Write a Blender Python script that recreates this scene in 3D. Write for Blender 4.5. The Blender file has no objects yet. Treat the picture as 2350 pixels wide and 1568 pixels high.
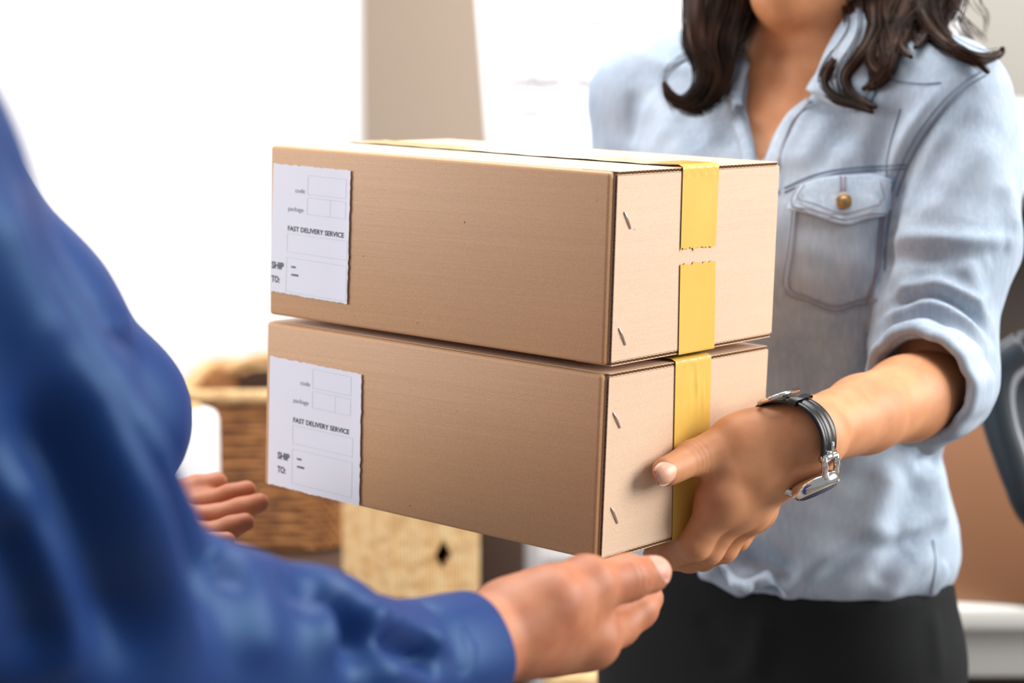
import bpy, bmesh, math, random
import numpy as np
from mathutils import Vector, Matrix
from mathutils.bvhtree import BVHTree

# ------------------------------------------------------------------ camera
F = 4569.44                     # focal length in pixels of the 2350x1568 frame (70 mm on 36 mm)
PITCH = math.radians(8.6)
CAM = np.array([0.0, 0.0, 1.37])
K = 0.12 / 0.13                 # design units -> metres
SP, CP = math.sin(PITCH), math.cos(PITCH)
ROT = np.array([[1, 0, 0], [0, -SP, CP], [0, -CP, -SP]], float)   # design (x right, y down, z ahead) -> world
UP = np.array([0, -CP, -SP])    # world up in design space

sc = bpy.context.scene
COL = sc.collection
cd = bpy.data.cameras.new('camera')
cam = bpy.data.objects.new('camera', cd)
COL.objects.link(cam)
cam.location = CAM
cam.rotation_euler = (math.pi / 2 - PITCH, 0, 0)
cd.lens = 70.0
cd.sensor_width = 36.0
cd.clip_start = 0.02
cd.dof.use_dof = True
cd.dof.focus_distance = 1.275
cd.dof.aperture_fstop = 4.8
sc.camera = cam

# ------------------------------------------------------------------ world, light, exposure
wd = bpy.data.worlds.new('daylight')
sc.world = wd
wd.use_nodes = True
bg = wd.node_tree.nodes['Background']
bg.inputs[0].default_value = (0.90, 0.94, 1.0, 1)
bg.inputs[1].default_value = 0.34


def area(name, loc, target, sx, sy, power, color=(1, 1, 1)):
    l = bpy.data.lights.new(name, 'AREA')
    l.shape = 'RECTANGLE'
    l.size, l.size_y, l.energy, l.color = sx, sy, power, color
    o = bpy.data.objects.new(name, l)
    COL.objects.link(o)
    o.location = loc
    o.rotation_euler = (Vector(target) - Vector(loc)).to_track_quat('-Z', 'Y').to_euler()
    return o


area('window_daylight', (3.0, 1.25, 2.3), (0.1, 1.35, 1.0), 2.2, 1.8, 175, (1.0, 0.97, 0.93))
area('left_fill', (-3.0, 1.3, 1.9), (0.0, 1.3, 1.1), 1.8, 1.6, 76, (1.0, 0.98, 0.96))  # added fill for the box fronts, no window known there
area('overhead_fill', (0.2, 2.0, 3.0), (0.2, 2.0, 0.0), 1.6, 1.6, 70, (1.0, 0.98, 0.96))  # added overhead fill, brightens the box tops
area('wall_wash', (-0.9, 1.9, 2.9), (-1.1, 3.4, 1.2), 1.2, 0.8, 26, (1.0, 0.98, 0.97))  # added light that brightens the white wall at left

sc.view_settings.view_transform = 'Standard'
sc.view_settings.look = 'None'
sc.view_settings.exposure = 0.0
sc.view_settings.gamma = 1.0
sc.view_settings.use_curve_mapping = False

rng = np.random.default_rng(7)
random.seed(7)


# ------------------------------------------------------------------ space helpers
def P(px, py, d):
    return np.array([(px - 1175) * d / F, (py - 784) * d / F, d])


def toW(v):
    v = np.atleast_2d(np.asarray(v, float))
    return CAM + K * (v @ ROT.T)


def PW(px, py, d):
    """world point seen at a pixel, d metres ahead of the camera"""
    return toW(P(px, py, d / K))[0]


def PWy(px, py, y):
    """world point seen at a pixel on the vertical plane at world depth y"""
    r = ROT @ np.array([(px - 1175) / F, (py - 784) / F, 1.0])
    return CAM + r * (y / r[1])


def smooth(a, b, x):
    t = np.clip((x - a) / (b - a), 0, 1)
    return t * t * (3 - 2 * t)


# ------------------------------------------------------------------ object helpers
def thing(name, label, cat, loc=(0, 0, 0), group=None):
    o = bpy.data.objects.new(name, None)
    COL.objects.link(o)
    o.empty_display_size = 0.05
    o.location = tuple(loc)
    o['label'], o['category'] = label, cat
    if group:
        o['group'] = group
    return o


def wloc(o):
    p = np.zeros(3)
    while o is not None:
        p = p + np.array(o.location)
        o = o.parent
    return p


def mk(name, v, f, mat, parent=None, space='D', smooth_=True, midx=None, label=None):
    """one mesh object; v in design space ('D') or world space ('W')"""
    v = np.asarray(v, float)
    if space == 'D':
        v = toW(v)
    if parent is not None:
        v = v - wloc(parent)
        org = np.zeros(3)
    else:
        lo, hi = v.min(0), v.max(0)
        org = np.array([(lo[0] + hi[0]) / 2, (lo[1] + hi[1]) / 2, lo[2]])
        v = v - org
    me = bpy.data.meshes.new(name)
    if isinstance(f, np.ndarray) and f.ndim == 2:
        n, k = f.shape
        me.vertices.add(len(v))
        me.vertices.foreach_set('co', v.astype(np.float32).ravel())
        me.loops.add(n * k)
        me.loops.foreach_set('vertex_index', f.astype(np.int32).ravel())
        me.polygons.add(n)
        me.polygons.foreach_set('loop_start', np.arange(0, n * k, k, dtype=np.int32))
        me.polygons.foreach_set('loop_total', np.full(n, k, dtype=np.int32))
        me.update(calc_edges=True)
    else:
        me.from_pydata([tuple(x) for x in v], [], [tuple(int(i) for i in q) for q in f])
    for m in (mat if isinstance(mat, (list, tuple)) else [mat]):
        me.materials.append(m)
    if midx is not None:
        me.polygons.foreach_set('material_index', np.asarray(midx, dtype=np.int32))
    me.validate()
    if smooth_:
        me.polygons.foreach_set('use_smooth', np.ones(len(me.polygons), dtype=bool))
    o = bpy.data.objects.new(name, me)
    COL.objects.link(o)
    o.location = tuple(org)
    if parent is not None:
        o.parent = parent
    if label:
        o['label'] = label
    return o


def tag(o, label, cat, group=None):
    o['label'], o['category'] = label, cat
    if group:
        o['group'] = group
    return o


def structure(o):
    o['kind'] = 'structure'
    return o


class MB:
    """collects geometry for one mesh"""
    def __init__(s):
        s.v, s.f, s.m, s.n = [], [], [], 0

    def add(s, v, f, m=0):
        v = np.asarray(v, float)
        s.v.append(v)
        for q in f:
            s.f.append([int(i) + s.n for i in q])
            s.m.append(m)
        s.n += len(v)
        return s

    def box(s, lo, hi, fr=None, m=0, bev=0.0, seg=2):
        """box from lo to hi in a frame fr(points)->points, optionally with rounded edges"""
        lo, hi = np.asarray(lo, float), np.asarray(hi, float)
        bm = bmesh.new()
        bmesh.ops.create_cube(bm, size=1.0)
        for x in bm.verts:
            x.co = Vector(((lo + hi) / 2 + np.array(x.co) * (hi - lo)))
        if bev > 0:
            bmesh.ops.bevel(bm, geom=list(bm.edges), offset=bev, segments=seg, profile=0.5, affect='EDGES')
        bm.verts.index_update()
        v = np.array([x.co[:] for x in bm.verts])
        f = [[x.index for x in q.verts] for q in bm.faces]
        bm.free()
        return s.add(fr(v) if fr else v, f, m)

    def tube(s, pts, rad, seg=8, m=0, cap=True, flat=None):
        v, f = tube(pts, rad, seg, cap, flat)
        return s.add(v, f, m)

    def grid(s, G, m=0, wrap=False, flip=False):
        a, b = G.shape[:2]
        f = []
        for i in range(a - 1):
            for j in range(b if wrap else b - 1):
                q = [i * b + j, i * b + (j + 1) % b, (i + 1) * b + (j + 1) % b, (i + 1) * b + j]
                f.append(q[::-1] if flip else q)
        return s.add(G.reshape(-1, 3), f, m)

    def out(s, name, mat, parent=None, space='D', smooth_=True, label=None):
        return mk(name, np.concatenate(s.v), s.f, mat, parent, space, smooth_, s.m, label)


def catmull(p, n):
    """n points along a smooth curve through p"""
    p = np.asarray(p, float)
    if len(p) < 3:
        t = np.linspace(0, 1, n)[:, None]
        return p[0] * (1 - t) + p[-1] * t
    q = np.vstack([2 * p[0] - p[1], p, 2 * p[-1] - p[-2]])
    t = np.linspace(0, len(p) - 1 - 1e-9, n)
    i = t.astype(int)
    u = (t - i)[:, None]
    a, b, c, d = q[i], q[i + 1], q[i + 2], q[i + 3]
    return 0.5 * (2 * b + (c - a) * u + (2 * a - 5 * b + 4 * c - d) * u ** 2 + (3 * b - a - 3 * c + d) * u ** 3)


def frames(pts, ref=None):
    pts = np.asarray(pts, float)
    T = np.gradient(pts, axis=0)
    T /= np.linalg.norm(T, axis=1)[:, None] + 1e-12
    r = np.array([0.31, 0.2, 0.93]) if ref is None else np.asarray(ref, float)
    N = np.zeros_like(T)
    n = r - (r @ T[0]) * T[0]
    n /= np.linalg.norm(n)
    for i in range(len(T)):
        n = n - (n @ T[i]) * T[i]
        n /= np.linalg.norm(n) + 1e-12
        N[i] = n
    return T, N, np.cross(T, N)


def tube(pts, rad, seg=8, cap=True, flat=None, ref=None):
    pts = np.asarray(pts, float)
    rad = np.broadcast_to(np.asarray(rad, float), (len(pts),))
    T, N, B = frames(pts, ref)
    a = np.linspace(0, 2 * math.pi, seg, endpoint=False)
    fl = 1.0 if flat is None else flat
    V = (pts[:, None, :] + rad[:, None, None] * (np.cos(a)[None, :, None] * N[:, None, :] + fl * np.sin(a)[None, :, None] * B[:, None, :])).reshape(-1, 3)
    f = []
    n = len(pts)
    for i in range(n - 1):
        for j in range(seg):
            f.append([i * seg + j, i * seg + (j + 1) % seg, (i + 1) * seg + (j + 1) % seg, (i + 1) * seg + j])
    if cap:
        f.append(list(range(seg))[::-1])
        f.append([(n - 1) * seg + j for j in range(seg)])
    return V, f


# ------------------------------------------------------------------ solid modelling: distance fields -> surface nets
def smin(a, b, k):
    if k <= 0:
        return np.minimum(a, b)
    h = np.maximum(k - np.abs(a - b), 0) / k
    return np.minimum(a, b) - h * h * k * 0.25


def smax(a, b, k):
    return -smin(-a, -b, k)


def cone(p, a, b, ra, rb, flat=None):
    a, b = np.asarray(a, np.float32), np.asarray(b, np.float32)
    ba = b - a
    q = p - a
    t = np.clip((q @ ba) / (ba @ ba + 1e-12), 0, 1)
    q = q - t[:, None] * ba
    l2 = (q * q).sum(1)
    if flat is not None:
        n, s = flat
        l2 = l2 + (s * s - 1) * (q @ np.asarray(n, np.float32)) ** 2
    return np.sqrt(l2) - (ra + (rb - ra) * t)


def chain(p, pts, rad, k=0.0, flat=None):
    d = None
    for i in range(len(pts) - 1):
        e = cone(p, pts[i], pts[i + 1], rad[i], rad[i + 1], flat)
        d = e if d is None else smin(d, e, k)
    return d


def ball(p, c, r, axes=None):
    """ellipsoid; axes = 3x3 rows, r = radii"""
    q = p - np.asarray(c, np.float32)
    if np.isscalar(r):
        return np.sqrt((q * q).sum(1)) - r
    if axes is not None:
        q = q @ np.asarray(axes, np.float32).T
    r = np.asarray(r, np.float32)
    k0 = np.sqrt(((q / r) ** 2).sum(1))
    k1 = np.sqrt(((q / (r * r)) ** 2).sum(1)) + 1e-9
    return k0 * (k0 - 1) / k1


def nets(fn, lo, hi, h):
    """surface nets of fn(points)<0 inside the box lo..hi with step h"""
    lo, hi = np.asarray(lo, float), np.asarray(hi, float)
    B = 4
    nb = np.maximum(np.ceil((hi - lo) / (h * B)).astype(int), 1) + 1
    n = nb * B
    bc = [lo[i] + (np.arange(nb[i]) * B + (B - 1) / 2) * h for i in range(3)]
    C = np.stack(np.meshgrid(*bc, indexing='ij'), -1).reshape(-1, 3).astype(np.float32)
    dv = np.concatenate([fn(c) for c in np.array_split(C, max(1, len(C) // 200000))])
    act = np.abs(dv) < h * B * 1.9
    V = np.repeat(np.repeat(np.repeat(dv.reshape(nb), B, 0), B, 1), B, 2).astype(np.float32)
    ai = np.nonzero(act)[0]
    off = np.stack(np.meshgrid(*[np.arange(B)] * 3, indexing='ij'), -1).reshape(-1, 3)
    bi = np.stack(np.unravel_index(ai, nb), -1) * B
    for ch in np.array_split(np.arange(len(ai)), max(1, len(ai) * 64 // 200000)):
        if len(ch) == 0:
            continue
        idx = (bi[ch][:, None, :] + off[None]).reshape(-1, 3)
        V[idx[:, 0], idx[:, 1], idx[:, 2]] = fn((lo + idx * h).astype(np.float32))
    V[0], V[-1], V[:, 0], V[:, -1], V[:, :, 0], V[:, :, -1] = 1, 1, 1, 1, 1, 1
    S = V < 0
    nx, ny, nz = n
    cnt = np.zeros((nx - 1, ny - 1, nz - 1), np.int8)
    for c in np.ndindex(2, 2, 2):
        cnt += S[c[0]:nx - 1 + c[0], c[1]:ny - 1 + c[1], c[2]:nz - 1 + c[2]]
    cells = np.stack(np.nonzero((cnt > 0) & (cnt < 8)), -1)
    ID = np.full((nx - 1, ny - 1, nz - 1), -1, np.int64)
    ID[cells[:, 0], cells[:, 1], cells[:, 2]] = np.arange(len(cells))
    acc = np.zeros((len(cells), 3))
    num = np.zeros(len(cells))
    for ax in range(3):
        for o1 in (0, 1):
            for o2 in (0, 1):
                a = np.zeros(3, int)
                a[(ax + 1) % 3], a[(ax + 2) % 3] = o1, o2
                b = a.copy()
                b[ax] = 1
                va = V[tuple((cells + a).T)]
                vb = V[tuple((cells + b).T)]
                m = (va < 0) != (vb < 0)
                t = np.where(m, va / np.where(m, va - vb, 1), 0)
                pt = np.tile(a.astype(float), (len(cells), 1))
                pt[:, ax] = t
                acc += np.where(m[:, None], pt, 0)
                num += m
    verts = lo + (cells + acc / num[:, None]) * h
    Fs = []
    for ax in range(3):
        b1, b2 = (ax + 1) % 3, (ax + 2) % 3
        sl = [slice(1, -1)] * 3
        s0, s1 = list(sl), list(sl)
        s0[ax], s1[ax] = slice(0, -1), slice(1, None)
        A, Bm = S[tuple(s0)], S[tuple(s1)]
        e = np.stack(np.nonzero(A != Bm), -1)
        if len(e) == 0:
            continue
        fwd = A[tuple(e.T)]
        e = e + 1
        e[:, ax] -= 1

        def cell(d1, d2):
            q = e.copy()
            q[:, b1] -= d1
            q[:, b2] -= d2
            return ID[tuple(q.T)]
        q = np.stack([cell(1, 1), cell(0, 1), cell(0, 0), cell(1, 0)], 1)
        q[~fwd] = q[~fwd][:, ::-1]
        Fs.append(q)
    return verts, np.concatenate(Fs)


def vnorm(v, f):
    n = np.zeros_like(v)
    a = v[f[:, 2]] - v[f[:, 0]]
    b = v[f[:, 3]] - v[f[:, 1]]
    c = np.cross(a, b)
    for i in range(4):
        np.add.at(n, f[:, i], c)
    return n / (np.linalg.norm(n, axis=1)[:, None] + 1e-20)


def relax(v, f, it=1, w=0.5):
    for _ in range(it):
        s = np.zeros_like(v)
        c = np.zeros(len(v))
        for i in range(4):
            for j in (1, 3):
                np.add.at(s, f[:, i], v[f[:, (i + j) % 4]])
                np.add.at(c, f[:, i], 1)
        v = v * (1 - w) + w * s / np.maximum(c, 1)[:, None]
    return v


class Surf:
    """ray casts from the viewpoint onto a surface, in design space"""
    def __init__(s, v, f):
        s.t = BVHTree.FromPolygons([Vector(x) for x in v], [list(map(int, q)) for q in f])

    def hit(s, px, py, d=None, off=0.0):
        r = Vector(P(px, py, 1.0)).normalized()
        loc, n, i, dist = s.t.ray_cast(Vector((0, 0, 0)), r)
        if loc is None:
            return P(px, py, d) if d else None
        n = n if n.dot(r) < 0 else -n
        return np.array(loc + n * off)

    def hitn(s, px, py):
        r = Vector(P(px, py, 1.0)).normalized()
        loc, n, i, dist = s.t.ray_cast(Vector((0, 0, 0)), r)
        if loc is None:
            return None
        return np.array(loc), np.array(n if n.dot(r) < 0 else -n)

    def near(s, p, off=0.0):
        loc, n, i, dist = s.t.find_nearest(Vector(p))
        return np.array(loc + n * off)


def polydist(v, pts):
    """distance of every v to a polyline, and the parameter 0..1 along it"""
    L = np.r_[0, np.cumsum(np.linalg.norm(np.diff(pts, axis=0), axis=1))]
    best = np.full(len(v), 1e9)
    par = np.zeros(len(v))
    for i in range(len(pts) - 1):
        ba = pts[i + 1] - pts[i]
        q = v - pts[i]
        t = np.clip(q @ ba / (ba @ ba + 1e-12), 0, 1)
        d = np.linalg.norm(q - t[:, None] * ba, axis=1)
        m = d < best
        best[m] = d[m]
        par[m] = ((L[i] + t * (L[i + 1] - L[i])) / L[-1])[m]
    return best, par


def folds(v, f, lst, surf, dflt=1.6):
    """press ridges and creases (image polylines cast on the surface) into the cloth"""
    n = vnorm(v, f)
    disp = np.zeros(len(v))
    for pts, amp, sig in lst:
        q = [surf.hit(*p[:2], d=(p[2] if len(p) > 2 else dflt)) for p in pts]
        q = catmull(np.array(q), max(8, 5 * len(q)))
        q = np.array([surf.near(x) for x in q])
        lo, hi = q.min(0) - 3.2 * sig, q.max(0) + 3.2 * sig
        m = np.nonzero(((v > lo) & (v < hi)).all(1))[0]
        if len(m) == 0:
            continue
        d, t = polydist(v[m], q)
        end = np.clip(np.minimum(t, 1 - t) / 0.25, 0, 1)
        end = 0.15 + 0.85 * end * end * (3 - 2 * end)
        disp[m] += amp * np.exp(-0.5 * (d / sig) ** 2) * end
    return v + n * disp[:, None]


def noise3(p, freq, seed=0):
    """cheap smooth pseudo noise in -1..1"""
    r = np.random.default_rng(seed)
    o = np.zeros(len(p))
    for k in range(5):
        w = r.normal(size=3)
        w = w / np.linalg.norm(w) * freq * (0.7 + 0.8 * r.random())
        o += np.sin(p @ w + r.random() * 6.28)
    return o / 3.0


# ------------------------------------------------------------------ materials
def srgb(r, g, b):
    c = np.array([r, g, b]) / 255.0
    c = np.where(c <= 0.04045, c / 12.92, ((c + 0.055) / 1.055) ** 2.4)
    return (*c, 1.0)


class Mat:
    def __init__(s, name, color=(0.8, 0.8, 0.8, 1), rough=0.5, **kw):
        s.m = bpy.data.materials.new(name)
        s.m.use_nodes = True
        s.nt = s.m.node_tree
        s.b = s.nt.nodes['Principled BSDF']
        s.b.inputs['Base Color'].default_value = color
        s.b.inputs['Roughness'].default_value = rough
        for k, v in kw.items():
            s.b.inputs[k.replace('_', ' ')].default_value = v

    def node(s, t, **kw):
        n = s.nt.nodes.new(t)
        for k, v in kw.items():
            if k.startswith('i_'):
                n.inputs[k[2:].replace('_', ' ')].default_value = v
            else:
                setattr(n, k, v)
        return n

    def link(s, a, b):
        s.nt.links.new(a, b)

    def coord(s, scale=(1, 1, 1), rot=(0, 0, 0)):
        c = s.node('ShaderNodeTexCoord')
        m = s.node('ShaderNodeMapping')
        m.inputs['Scale'].default_value = scale
        m.inputs['Rotation'].default_value = rot
        s.link(c.outputs['Object'], m.inputs['Vector'])
        return m.outputs['Vector']

    def noise(s, vec, scale, detail=3, rough=0.55):
        n = s.node('ShaderNodeTexNoise')
        n.inputs['Scale'].default_value = scale
        n.inputs['Detail'].default_value = detail
        n.inputs['Roughness'].default_value = rough
        s.link(vec, n.inputs['Vector'])
        return n.outputs['Fac']

    def wave(s, vec, scale, dist=0, dscale=1, axis='X'):
        n = s.node('ShaderNodeTexWave')
        n.bands_direction = axis
        n.inputs['Scale'].default_value = scale
        n.inputs['Distortion'].default_value = dist
        n.inputs['Detail Scale'].default_value = dscale
        s.link(vec, n.inputs['Vector'])
        return n.outputs['Fac']

    def ramp(s, fac, stops):
        n = s.node('ShaderNodeValToRGB')
        e = n.color_ramp.elements
        while len(e) > 1:
            e.remove(e[-1])
        e[0].position, e[0].color = stops[0]
        for p, c in stops[1:]:
            x = e.new(p)
            x.color = c
        s.link(fac, n.inputs['Fac'])
        return n.outputs['Color']

    def mix(s, fac, a, b, mode='MIX'):
        n = s.node('ShaderNodeMix', data_type='RGBA', blend_type=mode)
        for i, x in ((0, fac), (6, a), (7, b)):
            if isinstance(x, (int, float, tuple)):
                n.inputs[i].default_value = x
            else:
                s.link(x, n.inputs[i])
        return n.outputs[2]

    def math(s, op, a, b=0.0):
        n = s.node('ShaderNodeMath', operation=op)
        for i, x in ((0, a), (1, b)):
            if isinstance(x, (int, float)):
                n.inputs[i].default_value = x
            else:
                s.link(x, n.inputs[i])
        return n.outputs[0]

    def color(s, c):
        s.link(c, s.b.inputs['Base Color'])
        return s

    def bump(s, h, strength=0.2, dist=0.001):
        n = s.node('ShaderNodeBump')
        n.inputs['Strength'].default_value = strength
        n.inputs['Distance'].default_value = dist
        s.link(h, n.inputs['Height'])
        s.link(n.outputs['Normal'], s.b.inputs['Normal'])
        return s


def kraft(name, base, flute, strength=1.0):
    """corrugated kraft board; flute = (axis, rotation) of the faint bands"""
    m = Mat(name, base, 0.48)
    v = m.coord()
    fine = m.noise(v, 1100, 4, 0.75)
    mid = m.noise(v, 260, 4, 0.65)
    big = m.noise(v, 9, 3, 0.5)
    vb = m.coord((0.07, 0.07, 3.0), (0, 0, 0))
    band = m.noise(vb, 60, 3, 0.6)
    c = m.mix(m.ramp(fine, [(0.36, (0, 0, 0, 1)), (0.64, (1, 1, 1, 1))]), tuple(np.array(base) * np.array([0.66, 0.62, 0.58, 1])), tuple(np.minimum(np.array(base) * 1.26, 1)))
    c = m.mix(0.42, c, m.mix(mid, tuple(np.array(base) * np.array([0.86, 0.85, 0.83, 1])), tuple(np.array(base) * 1.12)))
    c = m.mix(0.27, c, m.mix(band, tuple(np.array(base) * np.array([0.72, 0.70, 0.68, 1])), tuple(np.array(base) * 1.22)))
    c = m.mix(0.25, c, m.mix(big, tuple(np.array(base) * 0.8), tuple(np.array(base) * 1.15)))
    vo = m.node('ShaderNodeTexVoronoi')
    vo.inputs['Scale'].default_value = 75
    m.link(v, vo.inputs['Vector'])
    dots = m.ramp(vo.outputs['Distance'], [(0.0, (1, 1, 1, 1)), (0.045, (1, 1, 1, 1)), (0.075, (0, 0, 0, 1))])
    pick = m.ramp(m.noise(v, 40, 1), [(0.55, (0, 0, 0, 1)), (0.62, (1, 1, 1, 1))])
    c = m.mix(m.math('MULTIPLY', m.math('MULTIPLY', dots, pick), 0.75), c, (0.06, 0.04, 0.03, 1))
    m.color(c)
    h = m.math('ADD', m.math('MULTIPLY', band, 0.45), m.math('MULTIPLY', fine, 0.25))
    m.bump(h, 0.35 * strength, 0.0012)
    return m.m


KR = srgb(204, 156, 112)
M = {}
M['kraft'] = kraft('kraft_board', KR, 0)
M['kraft_lit'] = kraft('kraft_lit', srgb(215, 186, 160), 0, 0.8)  # same board made paler: light on tops and ends painted in
M['flute'] = Mat('corrugation', srgb(176, 140, 100), 0.8).m
m = Mat('yellow_tape', srgb(226, 182, 70), 0.28, Specular_IOR_Level=0.55)
v = m.coord()
m.color(m.mix(m.noise(v, 30, 3), srgb(212, 172, 76), srgb(224, 188, 96)))
m.bump(m.noise(m.coord((1, 1, .35)), 120, 2), 0.12, 0.001)
M['tape'] = m.m
m = Mat('amber_tape', srgb(216, 192, 142), 0.16, Specular_IOR_Level=0.7)
m.bump(m.noise(m.coord(), 150, 2), 0.3, 0.001)
M['tape_top'] = m.m
m = Mat('label_paper', srgb(240, 239, 248), 0.6)
M['paper'] = m.m
M['ink'] = Mat('label_ink', srgb(38, 46, 52), 0.6).m
M['ink_line'] = Mat('label_rule', srgb(146, 162, 174), 0.6).m
M['steel'] = Mat('steel_wire', (0.62, 0.6, 0.6, 1), 0.28, Metallic=1.0).m


def skin(name, base, shade, sss=0.12):
    m = Mat(name, base, 0.52, Specular_IOR_Level=0.34)
    m.b.inputs['Subsurface Weight'].default_value = sss
    m.b.inputs['Subsurface Radius'].default_value = (1.0, 0.36, 0.18)
    m.b.inputs['Subsurface Scale'].default_value = 0.006
    v = m.coord()
    big = m.noise(v, 38, 3)
    fine = m.noise(v, 420, 3, 0.6)
    c = m.mix(m.ramp(big, [(0.35, (0, 0, 0, 1)), (0.65, (1, 1, 1, 1))]), shade, base)
    c = m.mix(0.12, c, m.mix(fine, tuple(np.array(shade) * 0.8), base))
    m.color(c)
    m.bump(m.math('ADD', m.math('MULTIPLY', m.noise(v, 900, 2, 0.6), 0.5), m.math('MULTIPLY', m.noise(v, 260, 2), 0.5)), 0.14, 0.0006)
    return m.m


M['skin_f'] = skin('tan_skin', srgb(210, 150, 108), srgb(196, 132, 92))
M['skin_m'] = skin('ruddy_skin', srgb(190, 128, 94), srgb(168, 102, 72))
M['nail_f'] = Mat('fingernail_pale', srgb(222, 170, 144), 0.42, Specular_IOR_Level=0.45).m
M['nail_m'] = Mat('fingernail_rosy', srgb(206, 148, 128), 0.5, Specular_IOR_Level=0.4).m


M['lip'] = Mat('lip_rose', srgb(196, 112, 104), 0.4).m
M['eye_white'] = Mat('eye_white', srgb(236, 232, 228), 0.15).m
M['iris'] = Mat('brown_iris', srgb(70, 42, 28), 0.1).m
M['pupil'] = Mat('pupil_black', srgb(10, 9, 9), 0.1).m


def denim(name, a, b, worn):
    m = Mat(name, a, 0.85, Specular_IOR_Level=0.2)
    v = m.coord()
    big = m.noise(v, 14, 4, 0.6)
    streak = m.noise(m.coord((6, 6, 0.7)), 60, 3, 0.6)
    c = m.mix(m.ramp(big, [(0.35, (0, 0, 0, 1)), (0.66, (1, 1, 1, 1))]), a, b)
    c = m.mix(m.ramp(streak, [(0.42, (0, 0, 0, 1)), (0.75, (.6, .6, .6, 1))]), c, worn)
    wv = m.wave(m.coord((1, 1, 1), (0.4, 0.6, 0.3)), 420, 1.5, 2)
    c = m.mix(m.math('MULTIPLY', wv, 0.10), c, (1, 1, 1, 1))
    m.color(c)
    m.bump(m.math('ADD', m.math('MULTIPLY', wv, 0.3), m.math('MULTIPLY', m.noise(v, 120, 3), 0.7)), 0.25, 0.0012)
    return m.m


M['denim'] = denim('washed_denim', srgb(146, 165, 186), srgb(168, 183, 200), srgb(190, 199, 212))
M['denim_seam'] = denim('denim_seam', srgb(140, 163, 188), srgb(176, 192, 208), srgb(206, 211, 220))
M['stitch'] = Mat('rust_stitch', srgb(138, 128, 138), 0.8).m
M['stitch_b'] = Mat('dark_seam', srgb(118, 130, 150), 0.85).m
m = Mat('blue_workwear', srgb(36, 72, 150), 0.5, Specular_IOR_Level=0.5, Sheen_Weight=0.04, Specular_Tint=(0.35, 0.68, 1.0, 1))
m.b.inputs['Sheen Roughness'].default_value = 0.4
m.b.inputs['Sheen Tint'].default_value = srgb(150, 190, 235)
v = m.coord()
m.color(m.mix(m.noise(v, 18, 3), srgb(8, 38, 94), srgb(12, 45, 106)))
m.bump(m.wave(m.coord((1, 1, 1), (0.3, 0.8, 0.5)), 500, 2, 2), 0.12, 0.0008)
M['blue'] = m.m
m = Mat('black_cotton', srgb(24, 26, 28), 0.85, Specular_IOR_Level=0.2)
m.bump(m.noise(m.coord(), 300, 3), 0.2, 0.001)
M['black'] = m.m
m = Mat('dark_hair', srgb(42, 30, 27), 0.42, Specular_IOR_Level=0.3, Specular_Tint=(1.0, .72, .55, 1))
m.color(m.mix(m.ramp(m.noise(m.coord((1, 1, 1)), 30, 2), [(.42, (0, 0, 0, 1)), (.70, (1, 1, 1, 1))]), srgb(14, 11, 11), srgb(56, 33, 25)))
M['hair'] = m.m
M['leather'] = Mat('black_rubber', srgb(22, 23, 25), 0.36, Specular_IOR_Level=0.6).m
M['chrome'] = Mat('polished_steel', (0.82, 0.80, 0.77, 1), 0.14, Metallic=1.0).m
m = Mat('watch_glass', (0.75, 0.8, 0.85, 1), 0.05, Metallic=0.0)
m.b.inputs['Transmission Weight'].default_value = 0.9
M['crystal'] = m.m
M['dial'] = Mat('navy_dial', srgb(30, 50, 130), 0.3).m
M['brass'] = Mat('aged_brass', (0.40, 0.25, 0.12, 1), 0.35, Metallic=1.0).m

# setting
m = Mat('white_paint', srgb(240, 239, 240), 0.9)
m.bump(m.noise(m.coord(), 60, 3), 0.03, 0.001)
M['wall'] = m.m
m = Mat('beige_paint', srgb(200, 182, 165), 0.9)
m.bump(m.noise(m.coord(), 60, 3), 0.03, 0.001)
M['beige'] = m.m
m = Mat('grey_paint', srgb(172, 168, 160), 0.9)
M['grey_wall'] = m.m
m = Mat('floor_boards', srgb(120, 112, 104), 0.5)
m.color(m.mix(m.noise(m.coord((1, 12, 1)), 6, 3), srgb(104, 96, 90), srgb(136, 126, 116)))
M['floor'] = m.m
M['board_white'] = Mat('gloss_white_panel', srgb(246, 246, 248), 0.3).m
M['marker'] = Mat('faded_marker', srgb(222, 222, 228), 0.6).m
M['alu'] = Mat('white_lacquer', srgb(248, 248, 250), 0.35).m


def wicker(name, a, b, c, sx=80, sz=120):
    m = Mat(name, a, 0.65)
    v = m.coord()
    w1 = m.wave(v, sx, 3, 1.5, 'X')
    w2 = m.wave(v, sz, 3, 2, 'Z')
    g = m.math('MULTIPLY', w1, w2)
    n = m.noise(v, 45, 3)
    col = m.mix(m.ramp(n, [(0.35, (0, 0, 0, 1)), (0.65, (1, 1, 1, 1))]), a, b)
    m.color(m.mix(m.math('MULTIPLY', m.ramp(m.noise(m.coord((1, 1, 2.2)), 42, 2), [(0.5, (0, 0, 0, 1)), (0.72, (1, 1, 1, 1))]), 0.8), col, c))
    m.bump(m.math('ADD', g, n), 0.6, 0.004)
    return m.m


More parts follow.
